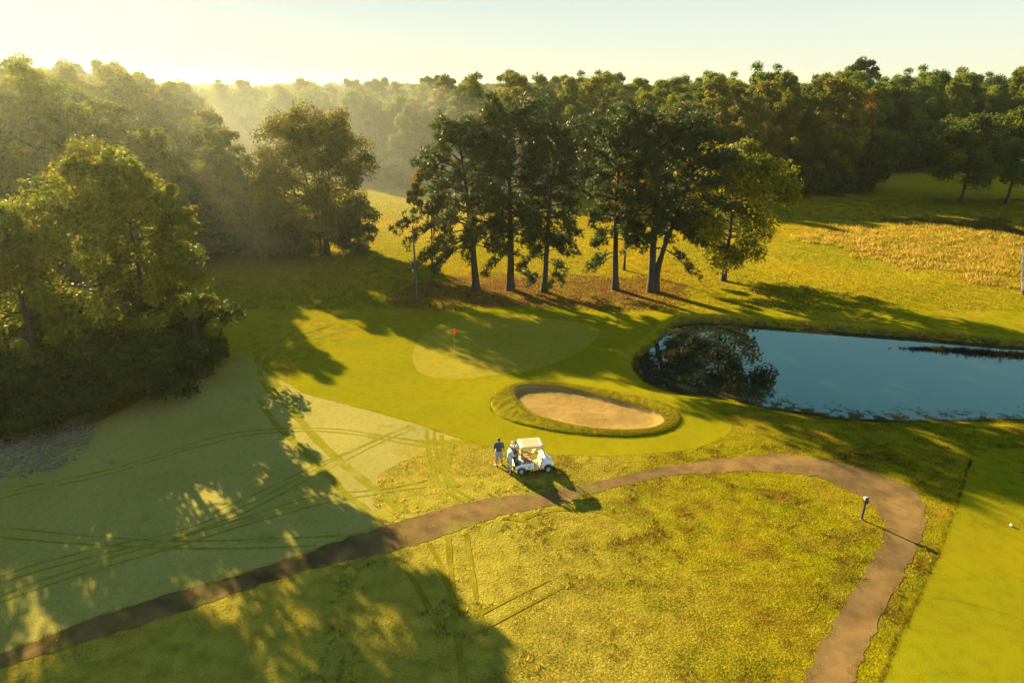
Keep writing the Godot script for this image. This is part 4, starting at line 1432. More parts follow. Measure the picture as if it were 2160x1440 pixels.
func cart() -> void:
	M.rubber = plain(Color(0.018, 0.018, 0.018), 0.75)
	M.rim = plain(Color(0.42, 0.42, 0.42), 0.35, 0.6)
	M.dark_metal = plain(Color(0.03, 0.03, 0.03), 0.5, 0.4)
	M.white_body = plain(Color(0.52, 0.53, 0.53), 0.3)
	M.white_body.clearcoat_enabled = true
	M.white_body.clearcoat = 0.5
	M.cream = plain(Color(0.28, 0.225, 0.155), 0.5)
	M.beige_roof = plain(Color(0.30, 0.20, 0.12), 0.55)
	M.tan_seat = plain(Color(0.26, 0.15, 0.08), 0.6)
	M.black_plastic = plain(Color(0.02, 0.02, 0.022), 0.5)
	M.bag_cloth = plain(Color(0.025, 0.026, 0.03), 0.8)
	M.steel = plain(Color(0.6, 0.6, 0.6), 0.25, 1.0)
	var c := thing("golf_cart", "white golf cart with a beige roof, parked beside the cart path", "golf cart", Vector3(1.24, on_ground(1.24, -36.87), -36.87), deg_to_rad(10.0))
	var rear := Vector2(-0.8, 0.225)
	var front := Vector2(0.8, 0.225)
	# rear bodywork, with the wheel arches cut out of its side
	var o := [-0.50, 0.30, -0.06, 0.30, -0.06, 0.60, -0.14, 0.66, -0.50, 0.69, -0.78, 0.66, -1.00, 0.60, -1.14, 0.50, -1.16, 0.38, -1.10, 0.32]
	arch(o, rear, 0.29, 162.0, 15.0)
	var s := Shape.new()
	s.extrude(flat(o), -0.57, 0.57, 0.045)
	var body := obj("rear_body", s, M.white_body, c)
	s = Shape.new()
	for side in [-1.0, 1.0]:
		var lip := PackedVector3Array()
		var rr := PackedFloat32Array()
		for k in 13:
			var a := deg_to_rad(lerpf(165.0, 12.0, k / 12.0))
			lip.push_back(Vector3(rear.x + cos(a) * 0.295, rear.y + sin(a) * 0.295, side * 0.57))
			rr.push_back(0.018)
		s.tube(lip, rr, 6)
	obj("wheel_arch", s, M.white_body, body)
	s = Shape.new()
	s.box(Vector3(-0.33, 0.47, 0.575), Vector3(0.16, 0.05, 0.012), 0.004)
	obj("badge", s, M.black_plastic, body)
	# front cowl
	o = [0.36, 0.34, 0.40, 0.62, 0.50, 0.90, 0.60, 0.97, 0.66, 0.95, 0.78, 0.78, 0.98, 0.66, 1.12, 0.52, 1.13, 0.40, 1.09, 0.36]
	arch(o, front, 0.28, 28.0, 160.0)
	s = Shape.new()
	s.extrude(flat(o), -0.53, 0.53, 0.06)
	var cowl := obj("front_cowl", s, M.white_body, c)
	s = Shape.new()
	for side in [-1.0, 1.0]:
		s.lathe(Vector3(1.105, 0.52, side * 0.34), Basis(Vector3.BACK, -PI / 2.0 + 0.25), pts([0.0, 0.035, 0.05, 0.03, 0.065, 0.01, 0.065, -0.02]), 14)
	obj("headlights", s, plain(Color(0.8, 0.8, 0.78), 0.1), cowl)
	s = Shape.new()
	s.box(Vector3(1.12, 0.34, 0), Vector3(0.09, 0.10, 0.98), 0.03)
	obj("front_bumper", s, M.black_plastic, c)
	s = Shape.new()
	s.box(Vector3(-1.17, 0.36, 0), Vector3(0.08, 0.09, 1.0), 0.03)
	obj("rear_bumper", s, M.black_plastic, c)
	# floor, the sloping toe board and the dash
	s = Shape.new()
	s.box(Vector3(0.18, 0.285, 0), Vector3(0.52, 0.05, 1.10), 0.015)
	for k in 7:
		s.box(Vector3(0.18, 0.313, -0.42 + k * 0.14), Vector3(0.44, 0.01, 0.05), 0.003)
	obj("floor", s, M.cream, c)
	s = Shape.new()
	s.box(Vector3(0.37, 0.52, 0), Vector3(0.04, 0.52, 0.98), 0.012, Basis(Vector3.BACK, -0.16))
	s.box(Vector3(0.46, 0.86, 0.0), Vector3(0.14, 0.16, 1.0), 0.03, Basis(Vector3.BACK, -0.25))
	obj("dash", s, M.cream, c)
	s = Shape.new()
	s.box(Vector3(0.26, 0.345, -0.22), Vector3(0.13, 0.02, 0.09), 0.006, Basis(Vector3.BACK, 0.5))
	s.box(Vector3(0.27, 0.36, -0.36), Vector3(0.15, 0.02, 0.16), 0.006, Basis(Vector3.BACK, 0.5))
	obj("pedals", s, M.black_plastic, c)
	# seat
	s = Shape.new()
	for side in [-1.0, 1.0]:
		s.box(Vector3(-0.40, 0.74, side * 0.26), Vector3(0.50, 0.12, 0.50), 0.045)
	var seat := obj("seat", s, M.tan_seat, c)
	s = Shape.new()
	for side in [-1.0, 1.0]:
		s.box(Vector3(-0.70, 1.02, side * 0.25), Vector3(0.10, 0.34, 0.47), 0.04, Basis(Vector3.BACK, 0.16))
	obj("backrest", s, M.tan_seat, c)
	for side in [-1.0, 1.0]:
		s = Shape.new()
		s.tube(PackedVector3Array([Vector3(-0.62, 0.72, side * 0.54), Vector3(-0.60, 0.90, side * 0.56), Vector3(-0.50, 0.93, side * 0.56), Vector3(-0.26, 0.88, side * 0.56), Vector3(-0.14, 0.80, side * 0.55), Vector3(-0.13, 0.70, side * 0.53)]), PackedFloat32Array([0.018, 0.022, 0.024, 0.024, 0.022, 0.018]), 7)
		obj("armrest", s, M.black_plastic, seat)
	# steering wheel on its column (left-hand drive: on the far side)
	s = Shape.new()
	s.tube(PackedVector3Array([Vector3(0.46, 0.80, -0.26), Vector3(0.12, 1.08, -0.26)]), PackedFloat32Array([0.03, 0.022]), 8, Color.WHITE, true)
	var column := obj("steering_column", s, M.black_plastic, c)
	s = Shape.new()
	var tilt := Basis(Vector3.BACK, 0.85)
	var ring := PackedVector3Array()
	var ringr := PackedFloat32Array()
	for k in 25:
		var a := TAU * k / 24.0
		ring.push_back(Vector3(0.11, 1.09, -0.26) + tilt * Vector3(cos(a) * 0.18, 0.02, sin(a) * 0.18))
		ringr.push_back(0.018)
	s.tube(ring, ringr, 7)
	for k in 3:
		var a := TAU * k / 3.0
		s.tube(PackedVector3Array([Vector3(0.11, 1.09, -0.26), Vector3(0.11, 1.09, -0.26) + tilt * Vector3(cos(a) * 0.17, 0.02, sin(a) * 0.17)]), PackedFloat32Array([0.02, 0.012]), 5)
	s.lathe(Vector3(0.11, 1.09, -0.26), tilt, pts([0.0, 0.035, 0.07, 0.03, 0.075, 0.0, 0.0, -0.01]), 14)
	obj("steering_wheel", s, M.cream, column)
	# roof on four posts, and the windscreen
	s = Shape.new()
	var rings := []
	for l in [[1.735, 0.05], [1.725, 0.0], [1.765, -0.012], [1.79, 0.03], [1.80, 0.12]]:
		var r := PackedVector3Array()
		for q in [[-0.70, -0.50], [-0.60, -0.58], [0.50, -0.58], [0.66, -0.46], [0.66, 0.46], [0.50, 0.58], [-0.60, 0.58], [-0.70, 0.50]]:
			var k: float = l[1]
			r.push_back(Vector3(q[0] * (1.0 - k / 0.7) - 0.14, l[0] - 0.02 * maxf(q[0], 0.0), q[1] * (1.0 - k / 0.55)))
		rings.push_back(r)
	s.loft(rings, Vector3(-0.14, 1.76, 0))
	var roof := obj("roof", s, M.beige_roof, c)
	s = Shape.new()
	var edge := PackedVector3Array()
	var er := PackedFloat32Array()
	for k in 9:
		edge.push_back(rings[1][k % 8] + Vector3(0, 0.012, 0))
		er.push_back(0.022)
	s.tube(edge, er, 6)
	for x in [-0.70, 0.36]:
		s.box(Vector3(x, 1.795, 0), Vector3(0.035, 0.02, 0.9), 0.006)
	obj("roof_edge", s, M.white_body, roof)
	for side in [-1.0, 1.0]:
		s = Shape.new()
		s.tube(PackedVector3Array([Vector3(-0.84, 0.62, side * 0.50), Vector3(-0.80, 1.15, side * 0.50), Vector3(-0.74, 1.74, side * 0.48)]), PackedFloat32Array([0.022, 0.02, 0.02]), 7)
		obj("roof_post", s, M.black_plastic, c)
		s = Shape.new()
		s.tube(PackedVector3Array([Vector3(0.70, 0.88, side * 0.47), Vector3(0.56, 1.25, side * 0.47), Vector3(0.40, 1.73, side * 0.46)]), PackedFloat32Array([0.024, 0.024, 0.022]), 7)
		obj("roof_post", s, M.cream, c)
	s = Shape.new()
	s.quad(Vector3(0.66, 0.95, -0.45), Vector3(0.42, 1.70, -0.44), Vector3(0.42, 1.70, 0.44), Vector3(0.66, 0.95, 0.45))
	var pane := StandardMaterial3D.new()
	pane.transparency = BaseMaterial3D.TRANSPARENCY_ALPHA
	pane.albedo_color = Color(0.95, 0.97, 0.95, 0.06)
	pane.roughness = 0.05
	obj("windscreen", s, pane, c)
	s = Shape.new()
	s.tube(PackedVector3Array([Vector3(0.555, 1.30, -0.46), Vector3(0.555, 1.30, 0.46)]), PackedFloat32Array([0.012, 0.012]), 6)
	obj("windscreen_rail", s, M.black_plastic, c)
	# the bag well and its holder bar
	s = Shape.new()
	s.box(Vector3(-1.02, 0.62, 0), Vector3(0.30, 0.04, 1.0), 0.01)
	s.tube(PackedVector3Array([Vector3(-0.86, 0.66, -0.44), Vector3(-0.95, 1.10, -0.46), Vector3(-0.95, 1.12, 0.46), Vector3(-0.86, 0.66, 0.44)]), PackedFloat32Array([0.016, 0.016, 0.016, 0.016]), 6)
	obj("bag_holder", s, M.black_plastic, c)
	for side in [-1.0, 1.0]:
		wheel(c, Vector3(rear.x, rear.y, side * 0.49), side)
		wheel(c, Vector3(front.x, front.y, side * 0.49), side)
	s = Shape.new()
	s.tube(PackedVector3Array([Vector3(rear.x, rear.y, -0.45), Vector3(rear.x, rear.y, 0.45)]), PackedFloat32Array([0.035, 0.035]), 8)
	s.tube(PackedVector3Array([Vector3(front.x, front.y, -0.45), Vector3(front.x, front.y, 0.45)]), PackedFloat32Array([0.03, 0.03]), 8)
	s.box(Vector3(0.0, 0.26, 0), Vector3(1.9, 0.06, 0.5), 0.01)
	obj("chassis", s, M.black_plastic, c)
	# two bags of clubs strapped on behind; they stand on the cart, so they are things of their own
	for k in 2:
		var local := Vector3(-1.03, 0.645, -0.25 + 0.5 * k)
		var at := c.transform * local
		var b := thing("golf_bag", ["black golf bag strapped to the cart, the farther of the two", "black golf bag strapped to the cart, nearest the man in the cap"][k], "golf bag", at, deg_to_rad(10.0), "golf bags on the cart")
		b.rotation.z = 0.10
		s = Shape.new()
		s.lathe(Vector3.ZERO, Basis.IDENTITY, pts([0.0, -0.005, 0.115, 0.0, 0.125, 0.03, 0.125, 0.10, 0.12, 0.45, 0.125, 0.70, 0.14, 0.74, 0.14, 0.80, 0.125, 0.80, 0.115, 0.74, 0.0, 0.72]), 18)
		var bag := obj("bag", s, M.bag_cloth, b)
		s = Shape.new()
		s.box(Vector3(-0.13, 0.22, 0), Vector3(0.09, 0.30, 0.18), 0.03)
		s.box(Vector3(-0.12, 0.55, 0.02), Vector3(0.06, 0.18, 0.15), 0.02)
		s.box(Vector3(0.0, 0.40, 0.13), Vector3(0.14, 0.42, 0.06), 0.02)
		obj("pocket", s, [M.bag_cloth, plain(Color(0.10, 0.10, 0.11), 0.8)][k], bag)
		s = Shape.new()
		s.tube(PackedVector3Array([Vector3(-0.03, 0.68, 0.13), Vector3(-0.16, 0.56, 0.16), Vector3(-0.14, 0.34, 0.15), Vector3(-0.04, 0.22, 0.13)]), PackedFloat32Array([0.018, 0.022, 0.022, 0.018]), 6)
		obj("strap", s, M.black_plastic, bag)
		rng.seed = 400 + k
		for n in 9:
			var a := TAU * n / 9.0 + k
			var foot := Vector3(cos(a) * 0.07, 0.6, sin(a) * 0.07)
			var top := Vector3(cos(a) * 0.115, rng.randf_range(0.98, 1.16), sin(a) * 0.115)
			s = Shape.new()
			s.tube(PackedVector3Array([foot, top]), PackedFloat32Array([0.007, 0.006]), 5)
			var club := obj("golf_club", s, M.steel, b)
			s = Shape.new()
			if n % 3 == 0:         # a wood under its cover
				s.lathe(top, Basis(Vector3(sin(a), 0, -cos(a)), 0.3), pts([0.0, -0.08, 0.03, -0.07, 0.04, 0.0, 0.052, 0.05, 0.045, 0.10, 0.0, 0.115]), 10)
				obj("head_cover", s, [M.black_plastic, plain(Color(0.62, 0.62, 0.60), 0.8), plain(Color(0.05, 0.06, 0.10), 0.8)][(n / 3 + k) % 3], club)
			else:
				s.box(top + Vector3(cos(a) * 0.03, 0.02, sin(a) * 0.03), Vector3(0.075, 0.05, 0.018), 0.006, Basis(Vector3.UP, -a) * Basis(Vector3.BACK, 0.5))
				obj("club_head", s, M.steel, club)

# ---------------------------------------------------------------- people: smooth bodies meshed from tapered bones

# Each bone is [from, to, radius, radius] or [centre, half sizes] for an ellipsoid. Joined by a smooth minimum and meshed as surface nets.
func body(bones: Array, cell: float, blend: float) -> Shape:
	var low := Vector3.INF
	var high := -Vector3.INF
	for b in bones:
		if b.size() == 4:
			var r := maxf(b[2], b[3])
			low = low.min(b[0] - Vector3.ONE * r).min(b[1] - Vector3.ONE * r)
			high = high.max(b[0] + Vector3.ONE * r).max(b[1] + Vector3.ONE * r)
		else:
			low = low.min(b[0] - b[1])
			high = high.max(b[0] + b[1])
	low -= Vector3.ONE * (cell * 3.0)
	high += Vector3.ONE * (cell * 3.0)
	var nx := int((high.x - low.x) / cell) + 2
	var ny := int((high.y - low.y) / cell) + 2
	var nz := int((high.z - low.z) / cell) + 2
	var f := PackedFloat32Array()
	f.resize(nx * ny * nz)
	f.fill(1.0)
	for b in bones:
		var pad := blend + cell * 2.0
		var lo: Vector3
		var hi: Vector3
		var capsule: bool = b.size() == 4
		if capsule:
			var r: float = maxf(b[2], b[3]) + pad
			lo = (b[0] as Vector3).min(b[1]) - Vector3.ONE * r
			hi = (b[0] as Vector3).max(b[1]) + Vector3.ONE * r
		else:
			lo = b[0] - b[1] - Vector3.ONE * pad
			hi = b[0] + b[1] + Vector3.ONE * pad
		var i0 := maxi(0, int((lo.x - low.x) / cell))
		var i1 := mini(nx - 1, int((hi.x - low.x) / cell) + 1)
		var j0 := maxi(0, int((lo.y - low.y) / cell))
		var j1 := mini(ny - 1, int((hi.y - low.y) / cell) + 1)
		var k0 := maxi(0, int((lo.z - low.z) / cell))
		var k1 := mini(nz - 1, int((hi.z - low.z) / cell) + 1)
		var a: Vector3 = b[0]
		var e: Vector3 = b[1]
		var ae := e - a
		var ll := maxf(ae.length_squared(), 1e-8)
		for k in range(k0, k1 + 1):
			for j in range(j0, j1 + 1):
				for i in range(i0, i1 + 1):
					var p := low + Vector3(i, j, k) * cell
					var d: float
					if capsule:
						var t := clampf((p - a).dot(ae) / ll, 0.0, 1.0)
						d = p.distance_to(a + ae * t) - lerpf(b[2], b[3], t)
					else:
						var q := (p - a) / e
						var m := q.length()
						d = (m - 1.0) * minf(e.x, minf(e.y, e.z)) if m < 0.4 else m * (m - 1.0) / (q / e).length()
					var at := (k * ny + j) * nx + i
					var was := f[at]
					var h := maxf(blend - absf(was - d), 0.0) / blend
					f[at] = minf(was, d) - h * h * blend * 0.25
	# surface nets
	var s := Shape.new()
	var spot := {}
	var corners := [0, 1, nx, nx + 1, nx * ny, nx * ny + 1, nx * ny + nx, nx * ny + nx + 1]
	var where := [Vector3(0, 0, 0), Vector3(1, 0, 0), Vector3(0, 1, 0), Vector3(1, 1, 0), Vector3(0, 0, 1), Vector3(1, 0, 1), Vector3(0, 1, 1), Vector3(1, 1, 1)]
	var edges := [[0, 1], [2, 3], [4, 5], [6, 7], [0, 2], [1, 3], [4, 6], [5, 7], [0, 4], [1, 5], [2, 6], [3, 7]]
	var points := PackedVector3Array()
	var normals := PackedVector3Array()
	for k in nz - 1:
		for j in ny - 1:
			for i in nx - 1:
				var at := (k * ny + j) * nx + i
				var neg := 0
				for o in corners:
					if f[at + o] < 0.0:
						neg += 1
				if neg == 0 or neg == 8:
					continue
				var sum := Vector3.ZERO
				var n := 0
				for ed in edges:
					var u := f[at + corners[ed[0]]]
					var w := f[at + corners[ed[1]]]
					if (u < 0.0) != (w < 0.0):
						sum += where[ed[0]].lerp(where[ed[1]], u / (u - w))
						n += 1
				spot[at] = points.size()
				points.push_back(low + (Vector3(i, j, k) + sum / n) * cell)
				var g := Vector3(f[at + 1] - f[at] + f[at + corners[7]] - f[at + corners[6]], f[at + nx] - f[at] + f[at + corners[7]] - f[at + corners[5]], f[at + nx * ny] - f[at] + f[at + corners[7]] - f[at + corners[3]])
				normals.push_back(g.normalized())
	for at in spot:
		for ax in 3:
			var step: int = [1, nx, nx * ny][ax]
			var u: int = [nx, nx * ny, 1][ax]
			var w: int = [nx * ny, 1, nx][ax]
			if (f[at] < 0.0) == (f[at + step] < 0.0):
				continue
			if not (spot.has(at - u) and spot.has(at - w) and spot.has(at - u - w)):
				continue
			var q := [spot[at], spot[at - u], spot[at - u - w], spot[at - w]]
			s.tri_n(points[q[0]], points[q[1]], points[q[2]], normals[q[0]], normals[q[1]], normals[q[2]])
			s.tri_n(points[q[0]], points[q[2]], points[q[3]], normals[q[0]], normals[q[2]], normals[q[3]])
	return s

func join(s: Shape, other: Shape) -> void:
	s.v.append_array(other.v)
	s.n.append_array(other.n)
	s.c.append_array(other.c)

func hand(at: Vector3, along: Vector3, palm: Vector3, thumb_side: float, curl: float) -> Shape:
	# at: the wrist; along: towards the fingers; palm: the way the palm faces
	var side := along.cross(palm).normalized() * thumb_side
	var bones := [[at, at + along * 0.035, 0.026, 0.028]]
	for k in 4:
		var o := side * (0.030 - 0.020 * k)
		var root: Vector3 = at + along * (0.085 + [0.0, 0.006, 0.002, -0.008][k]) + o
		bones.push_back([at + along * 0.025 + o * 0.7, root, 0.016, 0.0115])
		var length: float = [0.070, 0.078, 0.072, 0.056][k]
		var dir := along
		var p := root
		for j in 3:
			dir = (dir + palm * curl * (0.45 + 0.35 * j)).normalized()
			var q: Vector3 = p + dir * length * [0.45, 0.32, 0.25][j]
			bones.push_back([p, q, 0.0095 - 0.0008 * j, 0.0088 - 0.0008 * j])
			p = q
	var base := at + along * 0.025 + side * 0.026
	var mid: Vector3 = base + (along * 0.6 + side * 0.8 + palm * 0.25).normalized() * 0.042
	var tip := mid + (along * 0.9 + side * 0.25 + palm * 0.4).normalized() * 0.034
	bones.push_back([base, mid, 0.014, 0.011])
	bones.push_back([mid, tip, 0.0105, 0.009])
	return body(bones, 0.005, 0.008)

func head(at: Vector3, turn: Basis) -> Shape:        # at: the middle of the head; the face looks along -z before it is turned
	var b := [
		[at + turn * Vector3(0, 0.025, 0.012), Vector3(0.077, 0.098, 0.095)],
		[at + turn * Vector3(0, -0.055, -0.030), at + turn * Vector3(0, -0.088, -0.058), 0.052, 0.030],
		[at + turn * Vector3(0, -0.04, -0.05), Vector3(0.055, 0.06, 0.045)],
		[at + turn * Vector3(0, 0.012, -0.088), at + turn * Vector3(0, -0.028, -0.108), 0.008, 0.014],          # nose
		[at + turn * Vector3(-0.03, 0.030, -0.080), at + turn * Vector3(0.03, 0.030, -0.080), 0.012, 0.012],    # brow
		[at + turn * Vector3(-0.018, -0.058, -0.090), at + turn * Vector3(0.018, -0.058, -0.090), 0.007, 0.007], # lips
		[at + turn * Vector3(-0.078, -0.018, 0.012), at + turn * Vector3(-0.082, 0.020, 0.020), 0.010, 0.014],   # ears
		[at + turn * Vector3(0.078, -0.018, 0.012), at + turn * Vector3(0.082, 0.020, 0.020), 0.010, 0.014],
	]
	return body(b, 0.007, 0.022)

# j: the joints, in the person's own metres, facing -z. Returns the figure with clothes as its children.
func person(label: String, at: Vector3, turn: float, j: Dictionary, skin: Color, shirt: Color, shorts: Color, shoes: Color, hair: Color, cap: Variant) -> Node3D:
	var o := thing("person", label, "person", at, turn)
	var sm := plain(skin, 0.55)
	sm.subsurf_scatter_enabled = true
	sm.subsurf_scatter_strength = 0.1
	var bones := [
		[j.pelvis + Vector3(-0.075, 0, 0), j.pelvis + Vector3(0.075, 0, 0), 0.115, 0.115],
		[j.pelvis, j.waist, 0.13, 0.125], [j.waist, j.chest, 0.125, 0.15],
		[j.chest + Vector3(-0.09, 0.03, 0), j.chest + Vector3(0.09, 0.03, 0), 0.125, 0.125],
		[j.sl, j.sr, 0.075, 0.075], [j.neck, j.head, 0.062, 0.058],
	]
	var shirt_bones := [
		[j.pelvis + Vector3(-0.08, 0.05, 0), j.pelvis + Vector3(0.08, 0.05, 0), 0.125, 0.125],
		[j.pelvis + Vector3(0, 0.06, 0), j.waist, 0.148, 0.145], [j.waist, j.chest, 0.145, 0.165],
		[j.chest + Vector3(-0.10, 0.03, 0), j.chest + Vector3(0.10, 0.03, 0), 0.138, 0.138],
		[j.sl, j.sr, 0.088, 0.088], [j.neck, j.neck.lerp(j.head, 0.35), 0.085, 0.072],
	]
	var short_bones := [[j.pelvis + Vector3(-0.085, 0.02, 0), j.pelvis + Vector3(0.085, 0.02, 0), 0.135, 0.135], [j.pelvis, j.pelvis.lerp(j.waist, 0.45), 0.148, 0.145]]
	for side in ["l", "r"]:
		var x := -1.0 if side == "l" else 1.0
		var hip: Vector3 = j.pelvis + Vector3(x * 0.10, -0.03, 0)
		var knee: Vector3 = j["k" + side]
		var ankle: Vector3 = j["a" + side]
		var sh: Vector3 = j["s" + side]
		var el: Vector3 = j["e" + side]
		var wr: Vector3 = j["w" + side]
		bones.append_array([[hip, knee, 0.088, 0.058], [knee, ankle.lerp(knee, 0.62), 0.056, 0.060], [ankle.lerp(knee, 0.62), ankle, 0.058, 0.038]])
		bones.append_array([[sh, el, 0.058, 0.043], [el, wr, 0.043, 0.029]])
		shirt_bones.append([sh, sh.lerp(el, 0.72), 0.082, 0.078])
		short_bones.append([hip, hip.lerp(knee, 0.92), 0.122, 0.112])
	var main := body(bones, 0.016, 0.05)
	join(main, head(j.head + Vector3(0, 0.10, 0), j.look))
	for side in ["l", "r"]:
		var el: Vector3 = j["e" + side]
		var wr: Vector3 = j["w" + side]
		join(main, hand(wr, (wr - el).normalized().lerp(j["hand" + side], 0.5).normalized(), j["palm" + side], -1.0 if side == "l" else 1.0, j.curl))
	var b := obj("body", main, sm, o)
	obj("shirt", body(shirt_bones, 0.018, 0.06), plain(shirt, 0.85), o)
	obj("shorts", body(short_bones, 0.018, 0.04), plain(shorts, 0.85), o)
	var belt := Shape.new()
	var ring := PackedVector3Array()
	var rr := PackedFloat32Array()
	for k in 25:
		var a := TAU * k / 24.0
		ring.push_back(j.pelvis.lerp(j.waist, 0.42) + Vector3(cos(a) * 0.195, 0, sin(a) * 0.150))
		rr.push_back(0.018)
	belt.tube(ring, rr, 6)
	obj("belt", belt, plain(Color(0.02, 0.018, 0.016), 0.5), o)
	var f := Shape.new()
	for side in ["l", "r"]:
		var ankle: Vector3 = j["a" + side]
		var toe: Vector3 = j["t" + side]
		var heel := Vector3(ankle.x, 0.04, ankle.z) - (toe - ankle) * Vector3(1, 0, 1) * 0.22
		var ball_ := Vector3(toe.x, 0.035, toe.z)
		join(f, body([[heel, heel.lerp(ball_, 0.6), 0.042, 0.050], [heel.lerp(ball_, 0.6), ball_, 0.050, 0.036], [ankle + Vector3(0, -0.005, 0), heel.lerp(ball_, 0.35) + Vector3(0, 0.02, 0), 0.05, 0.05]], 0.012, 0.04))
	obj("shoes", f, plain(shoes, 0.6), o)
	var hh: Vector3 = j.head + Vector3(0, 0.10, 0)
	var turn_b: Basis = j.look
	var h := body([[hh + turn_b * Vector3(0, 0.045, 0.025), Vector3(0.083, 0.086, 0.093)], [hh + turn_b * Vector3(0, -0.02, 0.06), Vector3(0.07, 0.06, 0.05)]], 0.010, 0.03)
	obj("hair", h, plain(hair, 0.7), o)
	var eyes := Shape.new()
	for x in [-0.032, 0.032]:
		join(eyes, body([[hh + turn_b * Vector3(x, 0.006, -0.080), Vector3(0.013, 0.010, 0.010)]], 0.004, 0.002))
	obj("eyes", eyes, plain(Color(0.06, 0.04, 0.03), 0.2), b)
	if cap is Color:
		var c := body([[hh + turn_b * Vector3(0, 0.062, 0.008), Vector3(0.092, 0.076, 0.106)]], 0.010, 0.01)
		var cm := obj("cap", c, plain(cap, 0.8), o)
		var peak := Shape.new()
		var rings := []
		for l in [[0.000, 0.0], [0.012, 0.004]]:
			var r := PackedVector3Array()
			for q in [[-0.085, -0.03], [-0.08, -0.12], [-0.045, -0.165], [0.045, -0.165], [0.08, -0.12], [0.085, -0.03]]:
				r.push_back(hh + turn_b * Vector3(q[0] * (1.0 - l[1]), 0.045 + l[0] + (q[1] + 0.03) * 0.18, q[1]))
			rings.push_back(r)
		peak.loft(rings, hh + turn_b * Vector3(0, 0.045, -0.09))
		obj("peak", peak, plain(cap, 0.8), cm)
	return o

func people() -> void:
	var a := {
		pelvis = Vector3(0, 0.98, 0), waist = Vector3(0, 1.12, 0.01), chest = Vector3(0, 1.36, 0.0), neck = Vector3(0, 1.53, 0.01), head = Vector3(0, 1.63, -0.01),
		sl = Vector3(-0.18, 1.47, 0), sr = Vector3(0.18, 1.47, 0), el = Vector3(-0.29, 1.18, 0.03), er = Vector3(0.29, 1.18, 0.03), wl = Vector3(-0.30, 0.93, -0.04), wr = Vector3(0.30, 0.93, -0.04),
		kl = Vector3(-0.14, 0.53, -0.03), kr = Vector3(0.14, 0.53, -0.06), al = Vector3(-0.19, 0.09, 0.02), ar = Vector3(0.17, 0.09, -0.02), tl = Vector3(-0.24, 0.04, -0.15), tr = Vector3(0.21, 0.04, -0.19),
		handl = Vector3(0, -1, -0.1).normalized(), handr = Vector3(0, -1, -0.1).normalized(), palml = Vector3(1, 0, 0), palmr = Vector3(-1, 0, 0), curl = 0.35, look = Basis(Vector3.UP, 0.15),
	}
	person("person in a dark blue polo and light shorts walking away past the cart", Vector3(-0.78, on_ground(-0.78, -37.3), -37.3), 0.1, a, Color(0.36, 0.20, 0.13), Color(0.035, 0.045, 0.085), Color(0.30, 0.30, 0.31), Color(0.5, 0.5, 0.5), Color(0.02, 0.015, 0.012), null)
	# the second stands behind the bags and reaches into the nearer one
	var c := {
		pelvis = Vector3(0, 0.97, 0), waist = Vector3(0, 1.11, -0.01), chest = Vector3(0, 1.34, -0.05), neck = Vector3(0, 1.51, -0.07), head = Vector3(0, 1.60, -0.11),
		sl = Vector3(-0.18, 1.45, -0.06), sr = Vector3(0.18, 1.45, -0.06), el = Vector3(-0.27, 1.20, -0.16), er = Vector3(0.27, 1.22, -0.16), wl = Vector3(-0.14, 1.24, -0.38), wr = Vector3(0.12, 1.30, -0.40),
		kl = Vector3(-0.13, 0.52, -0.03), kr = Vector3(0.14, 0.52, -0.04), al = Vector3(-0.15, 0.09, 0.02), ar = Vector3(0.19, 0.09, 0.04), tl = Vector3(-0.18, 0.04, -0.15), tr = Vector3(0.25, 0.04, -0.12),
		handl = Vector3(0.4, 0.1, -1).normalized(), handr = Vector3(-0.3, 0.2, -1).normalized(), palml = Vector3(0.5, -0.8, 0).normalized(), palmr = Vector3(-0.5, -0.8, 0).normalized(), curl = 0.7, look = Basis(Vector3.UP, -0.15) * Basis(Vector3.RIGHT, -0.25),
	}
	person("person in a white cap, pale shirt and khaki shorts reaching into a golf bag", Vector3(-0.14, on_ground(-0.14, -36.38), -36.38), deg_to_rad(-76.0), c, Color(0.38, 0.22, 0.14), Color(0.36, 0.42, 0.47), Color(0.36, 0.30, 0.20), Color(0.06, 0.05, 0.045), Color(0.10, 0.07, 0.05), Color(0.70, 0.71, 0.72))

# ---------------------------------------------------------------- small things on the course

